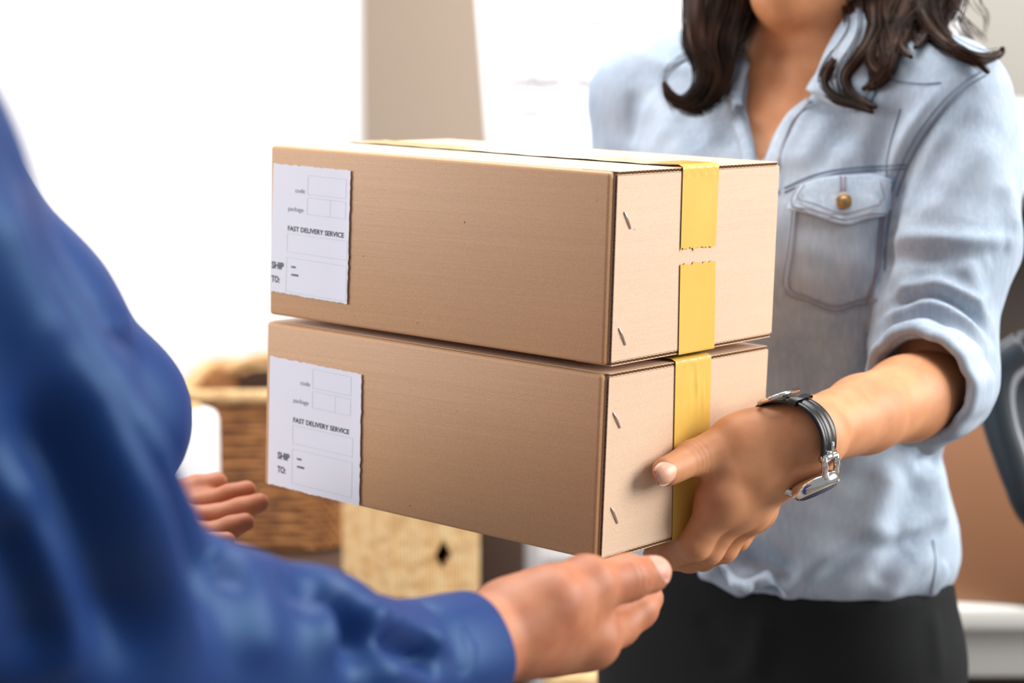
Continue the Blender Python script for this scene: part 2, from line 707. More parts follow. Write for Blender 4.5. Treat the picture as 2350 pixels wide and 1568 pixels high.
M['wicker'] = wicker('brown_wicker', srgb(140, 88, 44), srgb(172, 116, 64), srgb(64, 36, 18))
M['wicker_rim'] = wicker('pale_wicker', srgb(206, 164, 108), srgb(222, 186, 136), srgb(150, 104, 58))
M['raffia'] = wicker('pale_raffia', srgb(218, 174, 114), srgb(232, 200, 150), srgb(176, 126, 70))
M['dark_wood'] = Mat('dark_wood', srgb(66, 48, 38), 0.5).m
m = Mat('table_white', srgb(214, 212, 206), 0.4)
M['table'] = m.m
M['plastic'] = Mat('white_plastic', srgb(244, 243, 247), 0.35).m
M['brown_card'] = kraft('brown_card', srgb(160, 112, 80), 0, 0.3)
M['chair_dark'] = Mat('charcoal_plastic', srgb(52, 58, 64), 0.4).m
M['chair_mesh'] = Mat('grey_mesh', srgb(84, 92, 98), 0.6).m
M['chair_rim'] = Mat('silver_trim', srgb(186, 188, 196), 0.3, Metallic=0.4).m
M['shelf_dark'] = Mat('dark_laminate', srgb(92, 82, 76), 0.5).m


# ------------------------------------------------------------------ the setting
def wbox(lo, hi, bev=0.0):
    return MB().box(lo, hi, None, 0, bev)


structure(wbox((-4, -1.5, -0.05), (4.2, 5.2, 0)).out('floor', M['floor'], None, 'W', False))
XE = PWy(824, 300, 3.3)[0]
structure(wbox((-4, 3.3, 0), (XE, 3.42, 3.2), 0.01).out('wall_left', M['wall'], None, 'W', False))
structure(wbox((-4, 4.35, 0), (4.2, 4.45, 3.2)).out('wall_back', M['beige'], None, 'W', False))
structure(wbox((XE + 0.01, 4.33, 0), (4.2, 4.35, 0.09), 0.004).out('baseboard_back', M['wall'], None, 'W', False))
structure(wbox((-4, 3.285, 0), (XE, 3.3, 0.09), 0.004).out('baseboard_left', M['wall'], None, 'W', False))

# --- flipchart board on an easel behind the woman
yb = 2.75
root = thing('flipchart', 'white flipchart board on an easel standing behind the woman', 'whiteboard', (0.45, yb, 0))
tl, bl = PWy(1092, 0, yb), PWy(1192, 1320, yb)
ax_v = bl - tl
ax_v /= np.linalg.norm(ax_v)
ax_u = np.cross(np.array([0, -1, 0]), ax_v)
ax_u = ax_u if ax_u[0] > 0 else -ax_u
Bw, T0, B0 = 0.66, -0.25, np.linalg.norm(bl - tl)


def bfr(p):
    return tl + p[:, :1] * ax_u + p[:, 1:2] * np.array([0, 1, 0]) + p[:, 2:] * ax_v


MB().box((0.02, 0.004, T0 + .02), (Bw - 0.02, 0.014, B0 - 0.02), bfr).out('board_panel', M['board_white'], root, 'W', False)
fr = MB()
for lo, hi in (((0, 0, T0), (0.036, 0.02, B0)), ((Bw - 0.036, 0, T0), (Bw, 0.02, B0)),
               ((0.0362, 0.001, T0), (Bw - 0.0362, 0.019, T0 + 0.03)), ((0.0362, 0.001, B0 - 0.03), (Bw - 0.0362, 0.019, B0))):
    fr.box(lo, hi, bfr, 0, 0.004)
fr.out('board_frame', M['alu'], root, 'W')
# faint marker scribbles, too far out of focus to be words
sb = MB()
r2 = random.Random(3)
for px0, px1, py, hgt in ((1325, 1395, 45, 10), (1420, 1510, 45, 9), (1165, 1285, 182, 15), (1318, 1382, 182, 15),
                          (1195, 1250, 252, 12), (1150, 1420, 98, 1)):
    n = max(10, int((px1 - px0) / 2.2))
    pts = []
    for i in range(n):
        q = PWy(px0 + (px1 - px0) * i / (n - 1), py + hgt * math.sin(i * 1.9 + r2.random()) * (0.5 + 0.5 * r2.random()), yb - 0.0005)
        pts.append(q + np.array([0, 0.003, 0]))
    sb.tube(pts, 0.0022, 5)
sb.out('marker_writing', M['marker'], root, 'W')
for sx, sy in ((0.06, 0.05), (Bw - 0.06, 0.05), (Bw / 2, 0.55)):
    a = bfr(np.array([[sx, 0.035, B0 - 0.1 if sy < 0.3 else T0 + 0.2]]))[0]
    MB().tube([a, (a[0] + (0.02 if sy > .3 else (sx - Bw / 2) * 0.2), yb + sy, 0.0)], 0.012, 10).out('easel_leg', M['alu'], root, 'W')

# --- side table with the basket, canister and raffia crate
zt = 0.735
root = thing('side_table', 'wooden side table under the wicker basket at left', 'table', (-0.6, 2.45, 0))
wbox((-1.15, 2.08, zt - 0.03), (-0.09, 2.8, zt), 0.004).out('tabletop', M['dark_wood'], root, 'W')
for x in (-1.1, -0.14):
    for y in (2.13, 2.75):
        wbox((x - .025, y - .025, 0), (x + .025, y + .025, zt - 0.03), 0.003).out('leg', M['dark_wood'], root, 'W')


def onz(px, py, z):
    r = ROT @ np.array([(px - 1175) / F, (py - 784) / F, 1.0])
    return CAM + r * ((z - CAM[2]) / r[2])


yk = 2.42
x0, x1 = PWy(408, 1000, yk)[0], PWy(792, 1000, yk)[0]
zr = PWy(600, 912, yk)[2]
root = thing('wicker_basket', 'brown wicker basket with pale rim on the side table', 'basket', ((x0 + x1) / 2, yk + 0.12, zt))
# woven wall: wavy courses around a rounded rectangle
nc, na = 26, 160
ys, G = np.linspace(zt + 0.004, zr, nc * 5), []
a = np.linspace(0, 2 * math.pi, na, endpoint=False)
ex = 0.32
hx, hy = (x1 - x0) / 2, 0.125
sx_ = np.sign(np.cos(a)) * np.abs(np.cos(a)) ** ex
sy_ = np.sign(np.sin(a)) * np.abs(np.sin(a)) ** ex
for i, z in enumerate(ys):
    ph = i / 5 * math.pi
    w = 0.0045 * np.abs(np.sin(ph)) * (0.45 + 0.55 * np.sign(np.sin(a * 26 + (int(i / 5) % 2) * math.pi)) * np.abs(np.sin(a * 26)) ** .5)
    s = 0.955 + 0.045 * i / len(ys)
    G.append(np.stack([(x0 + x1) / 2 + (hx * s + w) * sx_, yk + hy + (hy * s + w) * sy_, np.full(na, z)], 1))
for i, z in enumerate(ys[::-5]):
    G.append(np.stack([(x0 + x1) / 2 + (hx * .93) * sx_, yk + hy + (hy * .9) * sy_, np.full(na, z)], 1))
bk = MB().grid(np.array(G), 0, True)
bk.f.append(list(range(bk.n - na, bk.n)))
bk.m.append(0)
bk.out('basket_body', M['wicker'], root, 'W')
rim = MB()
c = [((x0 + x1) / 2 + hx * 1.0 * math.copysign(abs(math.cos(t)) ** ex, math.cos(t)), yk + hy + hy * 1.0 * math.copysign(abs(math.sin(t)) ** ex, math.sin(t)), zr) for t in np.linspace(0, 2 * math.pi, 120)]
rim.tube(c, 0.0095, 10)
rim.out('rim', M['wicker_rim'], root, 'W')
# the raised back; a dark plate paints the shade of its hand hole
bkx = MB()
top = [(480, 886), (506, 862), (545, 842), (600, 826), (660, 824), (706, 832), (730, 860)]
yb2 = yk + 0.235
ctop = [PWy(a_, b_, yb2) for a_, b_ in top]
ctop = catmull(ctop, 40)
g = []
for q in ctop:
    g.append([q + np.array([0, 0, 0]), np.array([q[0], yb2, zr - 0.01])])
fb = np.array(g)
bb = MB().grid(fb)
bb.grid(fb + np.array([0, 0.012, 0]), 0, False, True)
bb.tube(ctop + np.array([0, 0.006, 0]), 0.009, 8, 0)
bb.out('raised_back', M['wicker_rim'], root, 'W')
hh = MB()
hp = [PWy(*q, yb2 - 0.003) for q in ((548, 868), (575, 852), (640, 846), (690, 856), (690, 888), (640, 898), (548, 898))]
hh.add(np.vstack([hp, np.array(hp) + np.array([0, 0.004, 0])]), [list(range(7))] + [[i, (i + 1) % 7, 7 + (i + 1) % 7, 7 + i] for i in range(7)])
hh.out('hand_hole_shade', M['dark_wood'], root, 'W', False)

# white canister
cx = PWy(446, 1000, 2.3)
ztop = PWy(446, 940, 2.3)[2]
root = thing('canister', 'white cylindrical canister with cork lid in front of the wicker basket', 'canister', (cx[0], 2.3, zt))


def lathe(prof, c, seg=40):
    a = np.linspace(0, 2 * math.pi, seg, endpoint=False)
    G = np.array([np.stack([c[0] + r * np.cos(a), c[1] + r * np.sin(a), np.full(seg, z)], 1) for r, z in prof])
    b = MB().grid(G, 0, True)
    return b


R_ = 0.0285
lathe([(0, zt), (R_ - .003, zt), (R_, zt + .004), (R_, ztop - .012), (R_ - .003, ztop - .004), (R_ - .010, ztop), (0.012, ztop), (0, ztop)], (cx[0], 2.3)).out('canister_body', M['plastic'], root, 'W')
lathe([(0, ztop), (0.011, ztop), (0.012, ztop + .006), (0.0, ztop + .007)], (cx[0] - 0.004, 2.3)).out('cork_lid', M['raffia'], root, 'W')

# raffia crate turned towards the right, with a diamond hole
root = thing('raffia_crate', 'pale woven raffia crate with a dark diamond hole on the side table', 'crate', (*onz(930, 1400, zt)[:2], zt))
A_, B_, C_ = onz(785, 1342, zt), onz(905, 1420, zt), onz(1102, 1400, zt)
zc = PWy(950, 1120, B_[1])[2]
D_ = A_ + C_ - B_


def slab(p, q, z0, z1, th, name, mat, hole=None):
    d = (q - p)[:2]
    L = np.linalg.norm(d)
    d = d / L
    n = np.array([-d[1], d[0]])
    ctr = (A_ + C_)[:2] / 2
    if n @ (ctr - p[:2]) < 0:
        n = -n

    def fr_(v):
        return np.stack([p[0] + v[:, 0] * d[0] + v[:, 1] * n[0], p[1] + v[:, 0] * d[1] + v[:, 1] * n[1], v[:, 2]], 1)
    b = MB()
    if hole is None:
        b.box((0, 0, z0), (L, th, z1), fr_, 0, 0.004)
    else:
        hu, hz, ru, rz = hole
        i_ = [(hu, hz - rz), (hu + ru, hz), (hu, hz + rz), (hu - ru, hz)]
        # ring between the rectangle and the diamond
        P8 = [(0, z0), (hu, z0), (L, z0), (L, hz), (L, z1), (hu, z1), (0, z1), (0, hz)]
        v, f = [], []
        for y in (0, th):
            for q_ in P8 + i_:
                v.append((q_[0], y, q_[1]))
        mp = [(7, 0, 1, 8, 11), (1, 2, 3, 9, 8), (3, 4, 5, 10, 9), (5, 6, 7, 11, 10)]
        for q_ in mp:
            f.append(list(q_))
            f.append([x + 12 for x in q_][::-1])
        for k in range(8):
            f.append([k, k + 12, (k + 1) % 8 + 12, (k + 1) % 8])
        for k in range(4):
            f.append([8 + k, 8 + (k + 1) % 4, 20 + (k + 1) % 4, 20 + k])
        b.add(fr_(np.array(v)), f)
    b.out(name, mat, root, 'W', False)
    return L


slab(A_, B_, zt, zc, 0.008, 'side_panel', M['raffia'])
Lc = np.linalg.norm((C_ - B_)[:2])
zh = PWy(1020, 1275, (B_[1] + C_[1]) / 2)[2]
slab(B_, C_, zt, zc, 0.008, 'side_panel', M['raffia'], (Lc * 0.57, zh, 0.0100, 0.0180))
slab(D_, C_, zt, zc, 0.008, 'side_panel', M['raffia'])
slab(A_, D_, zt, zc, 0.008, 'side_panel', M['raffia'])
bt = MB()
vv = np.array([A_, B_, C_, D_])
bt.add(np.vstack([vv + [0, 0, .002], vv + [0, 0, .008]]), [[3, 2, 1, 0], [4, 5, 6, 7], [0, 1, 5, 4], [1, 2, 6, 5], [2, 3, 7, 6], [3, 0, 4, 7]])
bt.out('crate_base', M['raffia'], root, 'W', False)
lt = MB()  # added lid, shuts out light so the hole stays dark
lt.add(np.vstack([vv * [1, 1, 0] + [0, 0, zc], vv * [1, 1, 0] + [0, 0, zc + .008]]), [[3, 2, 1, 0], [4, 5, 6, 7], [0, 1, 5, 4], [1, 2, 6, 5], [2, 3, 7, 6], [3, 0, 4, 7]])
lt.out('lid', M['raffia'], root, 'W', False)

# dark upright put in place of the shaded gap beside the table
xa, xb = PWy(1098, 1300, 2.6)[0], PWy(1206, 1300, 2.6)[0]
root = thing('gap_upright', 'narrow dark brown upright in place of the shaded gap between side table and flipchart', 'gap_upright', ((xa + xb) / 2, 2.7, 0))
wbox((xa, 2.61, 0.05), (xb, 2.74, 0.93), 0.003).out('carcass', M['dark_wood'], root, 'W')  # body of the upright in place of the shaded gap
wbox((xa + .004, 2.598, 0.07), (xb - .004, 2.61, 0.92), 0.002).out('door', M['dark_wood'], root, 'W')
wbox((xa + .008, 2.62, 0.0), (xb - .008, 2.73, 0.05), 0.002).out('gap_upright_foot', M['shelf_dark'], root, 'W')

# low wooden stool seen under the man's hand
sx0, sx1 = PWy(1288, 1550, 2.15)[0], PWy(1392, 1550, 2.15)[0]
zs = PWy(1340, 1528, 2.15)[2]
root = thing('stool', 'pale wooden stool on the floor below the delivery man\'s right hand', 'stool', ((sx0 + sx1) / 2, 2.3, 0))
wbox((sx0 - .02, 2.12, zs - 0.03), (sx1 + .0, 2.40, zs), 0.008).out('seat', M['raffia'], root, 'W')
for x in (sx0 + .005, sx1 - .025):
    for y in (2.15, 2.37):
        wbox((x - .014, y - .014, 0), (x + .014, y + .014, zs - 0.03), 0.004).out('leg', M['raffia'], root, 'W')

# --- right side: white desk with a brown carton, dark shelf, chair, wall notice
zd = 0.725
yd = 2.22
root = thing('desk', 'white desk under the brown carton at right edge', 'desk', (1.0, 2.5, 0))
xd0 = PWy(1900, 1400, yd)[0]
wbox((xd0, yd, zd - 0.03), (xd0 + 1.3, yd + 0.50, zd), 0.006).out('desktop', M['table'], root, 'W')
wbox((xd0 + .03, yd + 0.035, zd - 0.095), (xd0 + 1.27, yd + 0.055, zd - 0.03), 0.002).out('apron', M['table'], root, 'W')
for x in (xd0 + .05, xd0 + 1.25):
    for y in (yd + .06, yd + .45):
        wbox((x - .02, y - .02, 0), (x + .02, y + .02, zd - 0.03), 0.003).out('leg', M['table'], root, 'W')
lx = onz(2125, 1378, zd)
rx = onz(2420, 1398, zd)
ztopc = PWy(2200, 968, lx[1])[2]
dv = (rx - lx) / np.linalg.norm(rx - lx)
nv = np.array([-dv[1], dv[0], 0])
Lx = np.linalg.norm(rx - lx) + 0.12


def cfr(v):
    return lx + v[:, :1] * dv + v[:, 1:2] * nv + v[:, 2:] * np.array([0, 0, 1])


root = thing('carton', 'plain closed brown carton on the white desk at right edge', 'box', (lx + rx) / 2)
hb = ztopc - zd
MB().box((0, 0, 0.001), (Lx, 0.2, hb), cfr, 0, 0.003).out('carton_body', M['brown_card'], root, 'W')
MB().box((0, 0, hb), (Lx, 0.098, hb + .003), cfr, 0, 0.001).out('top_flap', M['brown_card'], root, 'W', False)
MB().box((0, 0.102, hb), (Lx, 0.2, hb + .003), cfr, 0, 0.001).out('top_flap', M['brown_card'], root, 'W', False)
# white papers piled behind the carton
pz = PWy(2200, 944, 2.55)[2]
root = thing('storage_box', 'pale grey storage box on the white desk behind the brown carton', 'box', (0.66, 2.66, zd))
px0 = PWy(2080, 950, 2.55)[0]
wbox((px0, 2.55, zd + .001), (px0 + 0.24, 2.70, pz - 0.02), 0.004).out('box_body', M['table'], root, 'W')
wbox((px0 - .004, 2.546, pz - 0.03), (px0 + 0.244, 2.704, pz), 0.004).out('lid', M['table'], root, 'W')

# dark shelf unit on the far right
ys_ = 3.1
sxa = PWy(2215, 600, ys_)[0]
z1_, z0_ = PWy(2300, 446, ys_)[2], PWy(2300, 950, ys_)[2]
root = thing('shelf_unit', 'dark open shelf unit against the back wall at right', 'shelf', (sxa + .4, ys_ + .2, 0))
wbox((sxa, ys_, 0), (sxa + 0.022, ys_ + 0.35, z1_), 0.002).out('side_panel', M['shelf_dark'], root, 'W')
wbox((sxa + 0.9, ys_, 0), (sxa + 0.922, ys_ + 0.35, z1_), 0.002).out('side_panel', M['shelf_dark'], root, 'W')
wbox((sxa + .022, ys_ + .335, 0.02), (sxa + 0.9, ys_ + 0.35, z1_ - .02), 0.001).out('back_panel', M['shelf_dark'], root, 'W')
for z in (0.06, 0.45, z0_ - 0.15, z1_ - 0.024):
    wbox((sxa + .022, ys_ + .002, z), (sxa + 0.9, ys_ + 0.334, z + 0.022), 0.002).out('shelf', M['shelf_dark'], root, 'W')
cxa = PWy(2165, 200, 3.75)[0]
root = thing('wall_cupboard', 'pale grey wall cupboard above the dark shelf unit at right', 'cupboard', (cxa + 0.7, 4.0, z1_ + .05))
wbox((cxa, 3.77, z1_ + .05), (cxa + 1.4, 4.35, 2.4), 0.003).out('carcass', M['grey_wall'], root, 'W')
for i in range(2):
    dr = wbox((cxa + .004 + .698 * i, 3.75, z1_ + .054), (cxa + .694 + .698 * i, 3.77, 2.396), 0.003).out('door', M['grey_wall'], root, 'W')
    hx_ = cxa + (.66 if i == 0 else .74)
    MB().tube([(hx_, 3.75, 1.5), (hx_, 3.73, 1.5), (hx_, 3.73, 1.62), (hx_, 3.75, 1.62)], 0.005, 8).out('handle', M['steel'], dr, 'W')
# white file boxes standing on top of it
z3 = PWy(2330, 238, ys_)[2]
xx = PWy(2318, 300, ys_)[0]
for i in range(3):
    o = wbox((xx + i * 0.09, ys_ + .01, z1_ - .001), (xx + i * 0.09 + 0.085, ys_ + 0.26, z3 - (0.0, .012, .004)[i]), 0.003).out('file_box', M['plastic'], None, 'W')
    tag(o, ('white file box at the left end on top of the dark shelf unit', 'shorter white file box, second on top of the shelf unit', 'white file box at the right end on top of the shelf unit')[i], 'file box', 'white file boxes on the shelf unit')

# office chair, mostly out of frame at the right
yc_ = 1.73
pr = [(2350, 800), (2300, 838), (2284, 890), (2292, 960), (2314, 1030), (2340, 1100), (2372, 1170), (2440, 1220), (2540, 1230), (2620, 1190), (2668, 1080), (2690, 960), (2670, 850), (2600, 800), (2480, 782)]
ring = catmull([PWy(a_, b_, yc_) for a_, b_ in pr + pr[:2]], 90)[:-6]
ctr = ring.mean(0)
root = thing('office_chair', 'charcoal office chair with curved back at the right edge', 'chair', (ctr[0], yc_ + 0.25, 0))
rb = MB()
rb.tube(np.vstack([ring, ring[:1]]), 0.016, 12)
rb.out('back_rim', M['chair_dark'], root, 'W')
rb = MB()
inn = ctr + (ring - ctr) * 0.865 + np.array([0, -0.006, 0])
rb.tube(np.vstack([inn, inn[:1]]), 0.0065, 8)
rb.out('back_trim', M['chair_rim'], root, 'W')
G = np.array([[ctr + (q - ctr) * s + np.array([0, 0.03 * (1 - s * s), 0]) for q in np.vstack([ring, ring[:1]])] for s in (0.02, .3, .6, .85, 1.0)])
MB().grid(G).grid(G + np.array([0, .006, 0]), 0, False, True).out('back_mesh', M['chair_mesh'], root, 'W')
sc_ = np.array([ctr[0], yc_ + 0.23, 0.47])
a = np.linspace(0, 2 * math.pi, 48, endpoint=False)
G = np.array([np.stack([sc_[0] + r * 0.20 * np.sign(np.cos(a)) * np.abs(np.cos(a)) ** .6, sc_[1] + r * 0.20 * np.sign(np.sin(a)) * np.abs(np.sin(a)) ** .6, np.full(48, sc_[2] + z)], 1) for r, z in ((.02, -.03), (.9, -.03), (1, 0), (.95, .03), (.7, .045), (.02, .04))])
MB().grid(G, 0, True).out('seat', M['chair_dark'], root, 'W')
MB().tube([(ctr[0], yc_ + .02, ctr[2] - .02), (ctr[0], yc_ + .06, 0.62), (ctr[0], yc_ + .1, 0.46), (ctr[0], yc_ + .21, 0.44)], 0.02, 10).out('back_bracket', M['chair_dark'], root, 'W')
MB().tube([(ctr[0], yc_ + .23, 0.45), (ctr[0], yc_ + .23, 0.1)], 0.025, 14).out('gas_post', M['chair_dark'], root, 'W')
for k in range(5):
    t = k * 2 * math.pi / 5 + .3
    e = np.array([ctr[0] + .20 * math.cos(t), yc_ + .23 + .20 * math.sin(t), 0.06])
    lg = MB().tube([(ctr[0], yc_ + .23, 0.1), e], [0.02, 0.014], 8).out('leg', M['chair_dark'], root, 'W')
    w = lathe([(0, 0), (0.018, 0.004), (0.025, .025), (0.018, 0.046), (0, 0.05)], e[:2], 16)
    w.out('caster', M['chair_dark'], lg, 'W')


# ------------------------------------------------------------------ the two parcels
BL, BW, BH = 0.321397, 0.206646, 0.13
R1 = np.array([[-0.775668, 0.630556, -0.027187], [-0.116526, -0.100741, 0.988065], [0.620292, 0.769578, 0.151617]])
T1 = np.array([0.066899, -0.111269, 1.303739])
R2 = np.array([[-0.77849, 0.62669, -0.034844], [-0.118575, -0.092328, 0.988643], [0.616355, 0.77378, 0.146185]])
T2 = np.array([0.062413, 0.021994, 1.325403])


def parcel_frame(R, T):
    def fr(v):
        return T + np.asarray(v, float) @ R.T
    return fr


def plane_pt(px, py, R, T, ax, off):
    ray = P(px, py, 1.0)
    o, v = R.T @ (-T), R.T @ ray
    return o + v * ((off - o[ax]) / v[ax])


def onface(px, py, off, R=None, T=None):
    """design point seen at a pixel, 'off' in front of the short end face"""
    R, T = (R2, T2) if R is None else (R, T)
    return T + R @ plane_pt(px, py, R, T, 0, -off)


def text_mesh(body, bold=0.0):
    cu = bpy.data.curves.new('txt', 'FONT')
    cu.body = body
    cu.size = 1.0
    cu.offset = bold
    cu.resolution_u = 3
    o = bpy.data.objects.new('txt', cu)
    COL.objects.link(o)
    dg = bpy.context.evaluated_depsgraph_get()
    dg.update()
    me = o.evaluated_get(dg).to_mesh()
    v = np.array([x.co[:] for x in me.vertices])
    f = [list(p.vertices) for p in me.polygons]
    o.evaluated_get(dg).to_mesh_clear()
    bpy.data.objects.remove(o)
    bpy.data.curves.remove(cu)
    v = v[:, :2] - v[:, :2].min(0)
    return v / v.max(0), f


LABEL_TEXT = [  # text, u0, u1, v top, v bottom, weight, ink
    ('code', .300, .425, .172, .207, 0.0, 2), ('package', .213, .412, .318, .362, 0.0, 2),
    ('FAST DELIVERY SERVICE', .215, .938, .468, .507, 0.022, 1),
    ('SHIP', .015, .175, .762, .818, 0.03, 1), ('TO:', .015, .125, .872, .925, 0.03, 1),
    ('NAME:', .272, .335, .776, .791, 0.04, 1), ('ADDRESS:', .272, .372, .836, .852, 0.04, 1)]
LABEL_BOX = [(.46, .95, .067, .212), (.46, .95, .236, .364), (.21, .985, .529, .672), (.21, .985, .715, .983)]


def parcel(R, T, H, label, corners, umap, vmap, tapes, staples, wr, light_block=0.0):
    fr = parcel_frame(R, T)
    base = toW(fr(np.array([[BL / 2, BW / 2, H]])))[0]
    root = thing('cardboard_box', label, 'cardboard box', base, 'corrugated parcels being handed over')
    t = 0.0029
    MB().box((t, 0, 0.0006), (BL, BW, H - 0.0006), fr, 0, 0.0028, 3).out('carton', M['kraft'], root)

    def board(o, run, nrm, dep, L, D, th, sides, pitch=0.0046):
        """corrugated sheet: origin, run axis, thickness axis, depth axis; flutes show on the run edge"""
        o, run, nrm, dep = (np.asarray(x, float) for x in (o, run, nrm, dep))
        b = MB()

        def f2(v):
            return fr(o + v[:, :1] * run + v[:, 1:2] * nrm + v[:, 2:] * dep)
        lin = 0.00055
        e = 0.010
        jit = np.random.default_rng(int(L * 1e5) % 97)
        for z0, z1 in ((0, lin), (th - lin, th)):
            b.box((0, z0, 0), (L, z1, D), f2, 0, 0.0002, 1)
        b.box((0, lin, e), (L, th - lin, D), f2, 0)
        n = int(L / pitch)
        x = np.linspace(0, L, n * 10 + 1)
        ph = x / pitch * 2 * math.pi + 0.5 * np.sin(x * 90)
        y = th / 2 + (th / 2 - lin * 0.9) * np.sin(ph)
        G = np.array([np.stack([x, y + dy, np.full_like(x, z)], 1) for z, dy in ((0.0004, 0.00016), (e, 0.00016), (e, -0.00016), (0.0004, -0.00016), (0.0004, 0.00016))])
        b.grid(f2(G.reshape(-1, 3)).reshape(G.shape), 1)
        return b
    g = 0.0006
    # end flap (raw vertical edge towards the long side), top and bottom flaps (raw edge at the short end)
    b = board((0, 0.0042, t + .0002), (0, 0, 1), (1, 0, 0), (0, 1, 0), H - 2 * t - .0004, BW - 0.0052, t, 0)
    b.out('end_flap', [M['kraft_lit'], M['flute']], root, 'D', False)
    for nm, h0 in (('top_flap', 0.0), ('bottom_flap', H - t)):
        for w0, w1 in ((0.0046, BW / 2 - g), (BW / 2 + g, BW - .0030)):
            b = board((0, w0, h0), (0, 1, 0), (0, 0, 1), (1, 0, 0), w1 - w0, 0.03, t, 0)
            b.out(nm, [M['kraft_lit'], M['flute']], root, 'D', False)
    # folded lip joining the long side to the flaps: the carton's own top sheets
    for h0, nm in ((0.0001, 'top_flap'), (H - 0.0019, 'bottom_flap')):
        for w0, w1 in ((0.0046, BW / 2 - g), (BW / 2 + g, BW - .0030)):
            block_h = light_block if nm == 'bottom_flap' else 0  # bottom flap thickened to stop light coming through the gap below
            if block_h:
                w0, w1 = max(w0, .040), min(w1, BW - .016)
            MB().box((0.004 + 6 * block_h, w0, h0), (BL - .002 - 6 * block_h, w1, h0 + 0.0018 + block_h), fr, 0, 0.0008, 2).out(nm, M['kraft_lit'], root)

    # paper label with its printing
    c = [plane_pt(px, py, R, T, 1, -0.0008) for px, py in corners]   # tl tr br bl

    def lab(u, v, lift=0.0):
        u, v = np.atleast_1d(u)[:, None], np.atleast_1d(v)[:, None]
        p = c[0] * (1 - u) * (1 - v) + c[1] * u * (1 - v) + c[2] * u * v + c[3] * (1 - u) * v
        p = p.copy()
        p[:, 1] = -0.0007 - lift - 0.0012 * np.clip(u[:, 0] - .8, 0, 1) ** 2 * 8
        return fr(p)
    b = MB()
    nn = 40
    s = np.linspace(0, 1, nn)
    rj = np.random.default_rng(5)
    U, V = np.meshgrid(s, s)
    tear = 0.006
    U = U.copy()
    V = V.copy()
    V[0] += tear * rj.normal(size=nn) * .4
    V[-1] += tear * rj.normal(size=nn) * .4
    U[:, -1] += tear * rj.normal(size=nn) * .5
    for lift, fl in ((0.0003, False), (0.0, True)):
        b.grid(lab(U.ravel(), V.ravel(), lift).reshape(nn, nn, 3), 0, False, fl)
    edge = np.r_[np.arange(nn), np.arange(1, nn) * nn + nn - 1, (nn - 1) * nn + np.arange(nn - 2, -1, -1), np.arange(nn - 2, 0, -1) * nn]
    for i in range(len(edge)):
        a_, b_ = edge[i], edge[(i + 1) % len(edge)]
        b.f.append([int(a_), int(a_ + nn * nn), int(b_ + nn * nn), int(b_)])
        b.m.append(0)
    b.out('label', M['paper'], root, 'D', False, 'white paper delivery label')
    lb = [o for o in root.children if o.name.startswith('label')][-1]
    pr = MB()
    for tx, u0, u1, v0, v1, wt, ink in LABEL_TEXT:
        v, f = text_mesh(tx, wt)
        uu, vv = umap(u0 + v[:, 0] * (u1 - u0)), vmap(v1 - v[:, 1] * (v1 - v0))
        pr.add(lab(uu, vv, 0.00045), f, 0 if ink == 1 else 1)
    for u0, u1, v0, v1 in LABEL_BOX + [(.7525, .7540, .236, .364)]:
        lw = min(0.0022, u1 - u0)
        for a0, a1, b0, b1 in ((u0, u1, v0, v0 + lw * .6), (u0, u1, v1 - lw * .6, v1), (u0, u0 + lw, v0, v1), (u1 - lw, u1, v0, v1)):
            n_ = 12
            g_ = np.stack(np.meshgrid(np.linspace(a0, a1, n_), np.linspace(b0, b1, 2)), -1).reshape(-1, 2)
            pr.grid(lab(umap(g_[:, 0]), vmap(g_[:, 1]), 0.00045).reshape(2, n_, 3), 2)
    pr.out('printing', [M['ink'], M['ink_grey'], M['ink_line']], lb, 'D', False)

    # yellow tape over the end, clear amber tape along the top seam
    for (wa0, wb0, h0), (wa1, wb1, h1), wrap in tapes:
        k = 36
        path = []
        if wrap == 'top':
            path += [(0.03 * (1 - i / 10), -0.0016 - 0.0004) for i in range(10)] + [(-0.0006, -0.0006)]
        path += [(-0.0009, h0 + (h1 - h0) * i / k) for i in range(k + 1)]
        if wrap == 'bottom':
            path += [(-0.0006, H + 0.0006)] + [(0.03 * i / 10, H + 0.0016) for i in range(1, 11)]
        G = []
        q = np.random.default_rng(int(h0 * 1e4) + 3)
        for i, (u, h) in enumerate(path):
            tt = np.clip((h - h0) / (h1 - h0), 0, 1)
            wa, wb = wa0 + (wa1 - wa0) * tt, wb0 + (wb1 - wb0) * tt
            row = []
            for j in range(25):
                w = wa + (wb - wa) * j / 24
                du = 0.0
                if wr:
                    for (cw, ch, sw, sh, am) in wr:
                        du -= am * math.exp(-((w - cw - (h - ch) * .12) / sw) ** 2 - ((h - ch) / sh) ** 2)
                if wrap == 'top' and abs(h) < 0.006 and u < 0.004:
                    du -= 0.0004 * math.sin(j * 1.7) * math.cos(j * .6)
                jag = 0
                if (wrap == 'top' and i == len(path) - 1) or (wrap == 'bottom' and i == 0):
                    jag = 0.0006 * q.normal()
                row.append((u + du, w, h + jag))
            G.append(row)
        G = np.array(G)
        b = MB().grid(fr(G.reshape(-1, 3)).reshape(G.shape))
        G2 = G + np.array([0.00025, 0, 0])
        b.grid(fr(G2.reshape(-1, 3)).reshape(G.shape), 0, False, True)
        b.out('tape', M['tape'], root, 'D', True, 'yellow packing tape')
    wa, wb = tapes[0][0][:2]
    G = np.array([[(u, wa + (wb - wa) * j / 14 + .0008 * math.sin(u * 40), -0.0006 - 0.00022 * (1 + math.sin(j * 2.1 + u * 60) * math.sin(u * 130 + j))) for j in range(15)] for u in np.linspace(0.012, BL - .002, 120)])
    b = MB().grid(fr(G.reshape(-1, 3)).reshape(G.shape))
    b.grid(fr((G + np.array([0, 0, .0003])).reshape(-1, 3)).reshape(G.shape), 0, False, True)
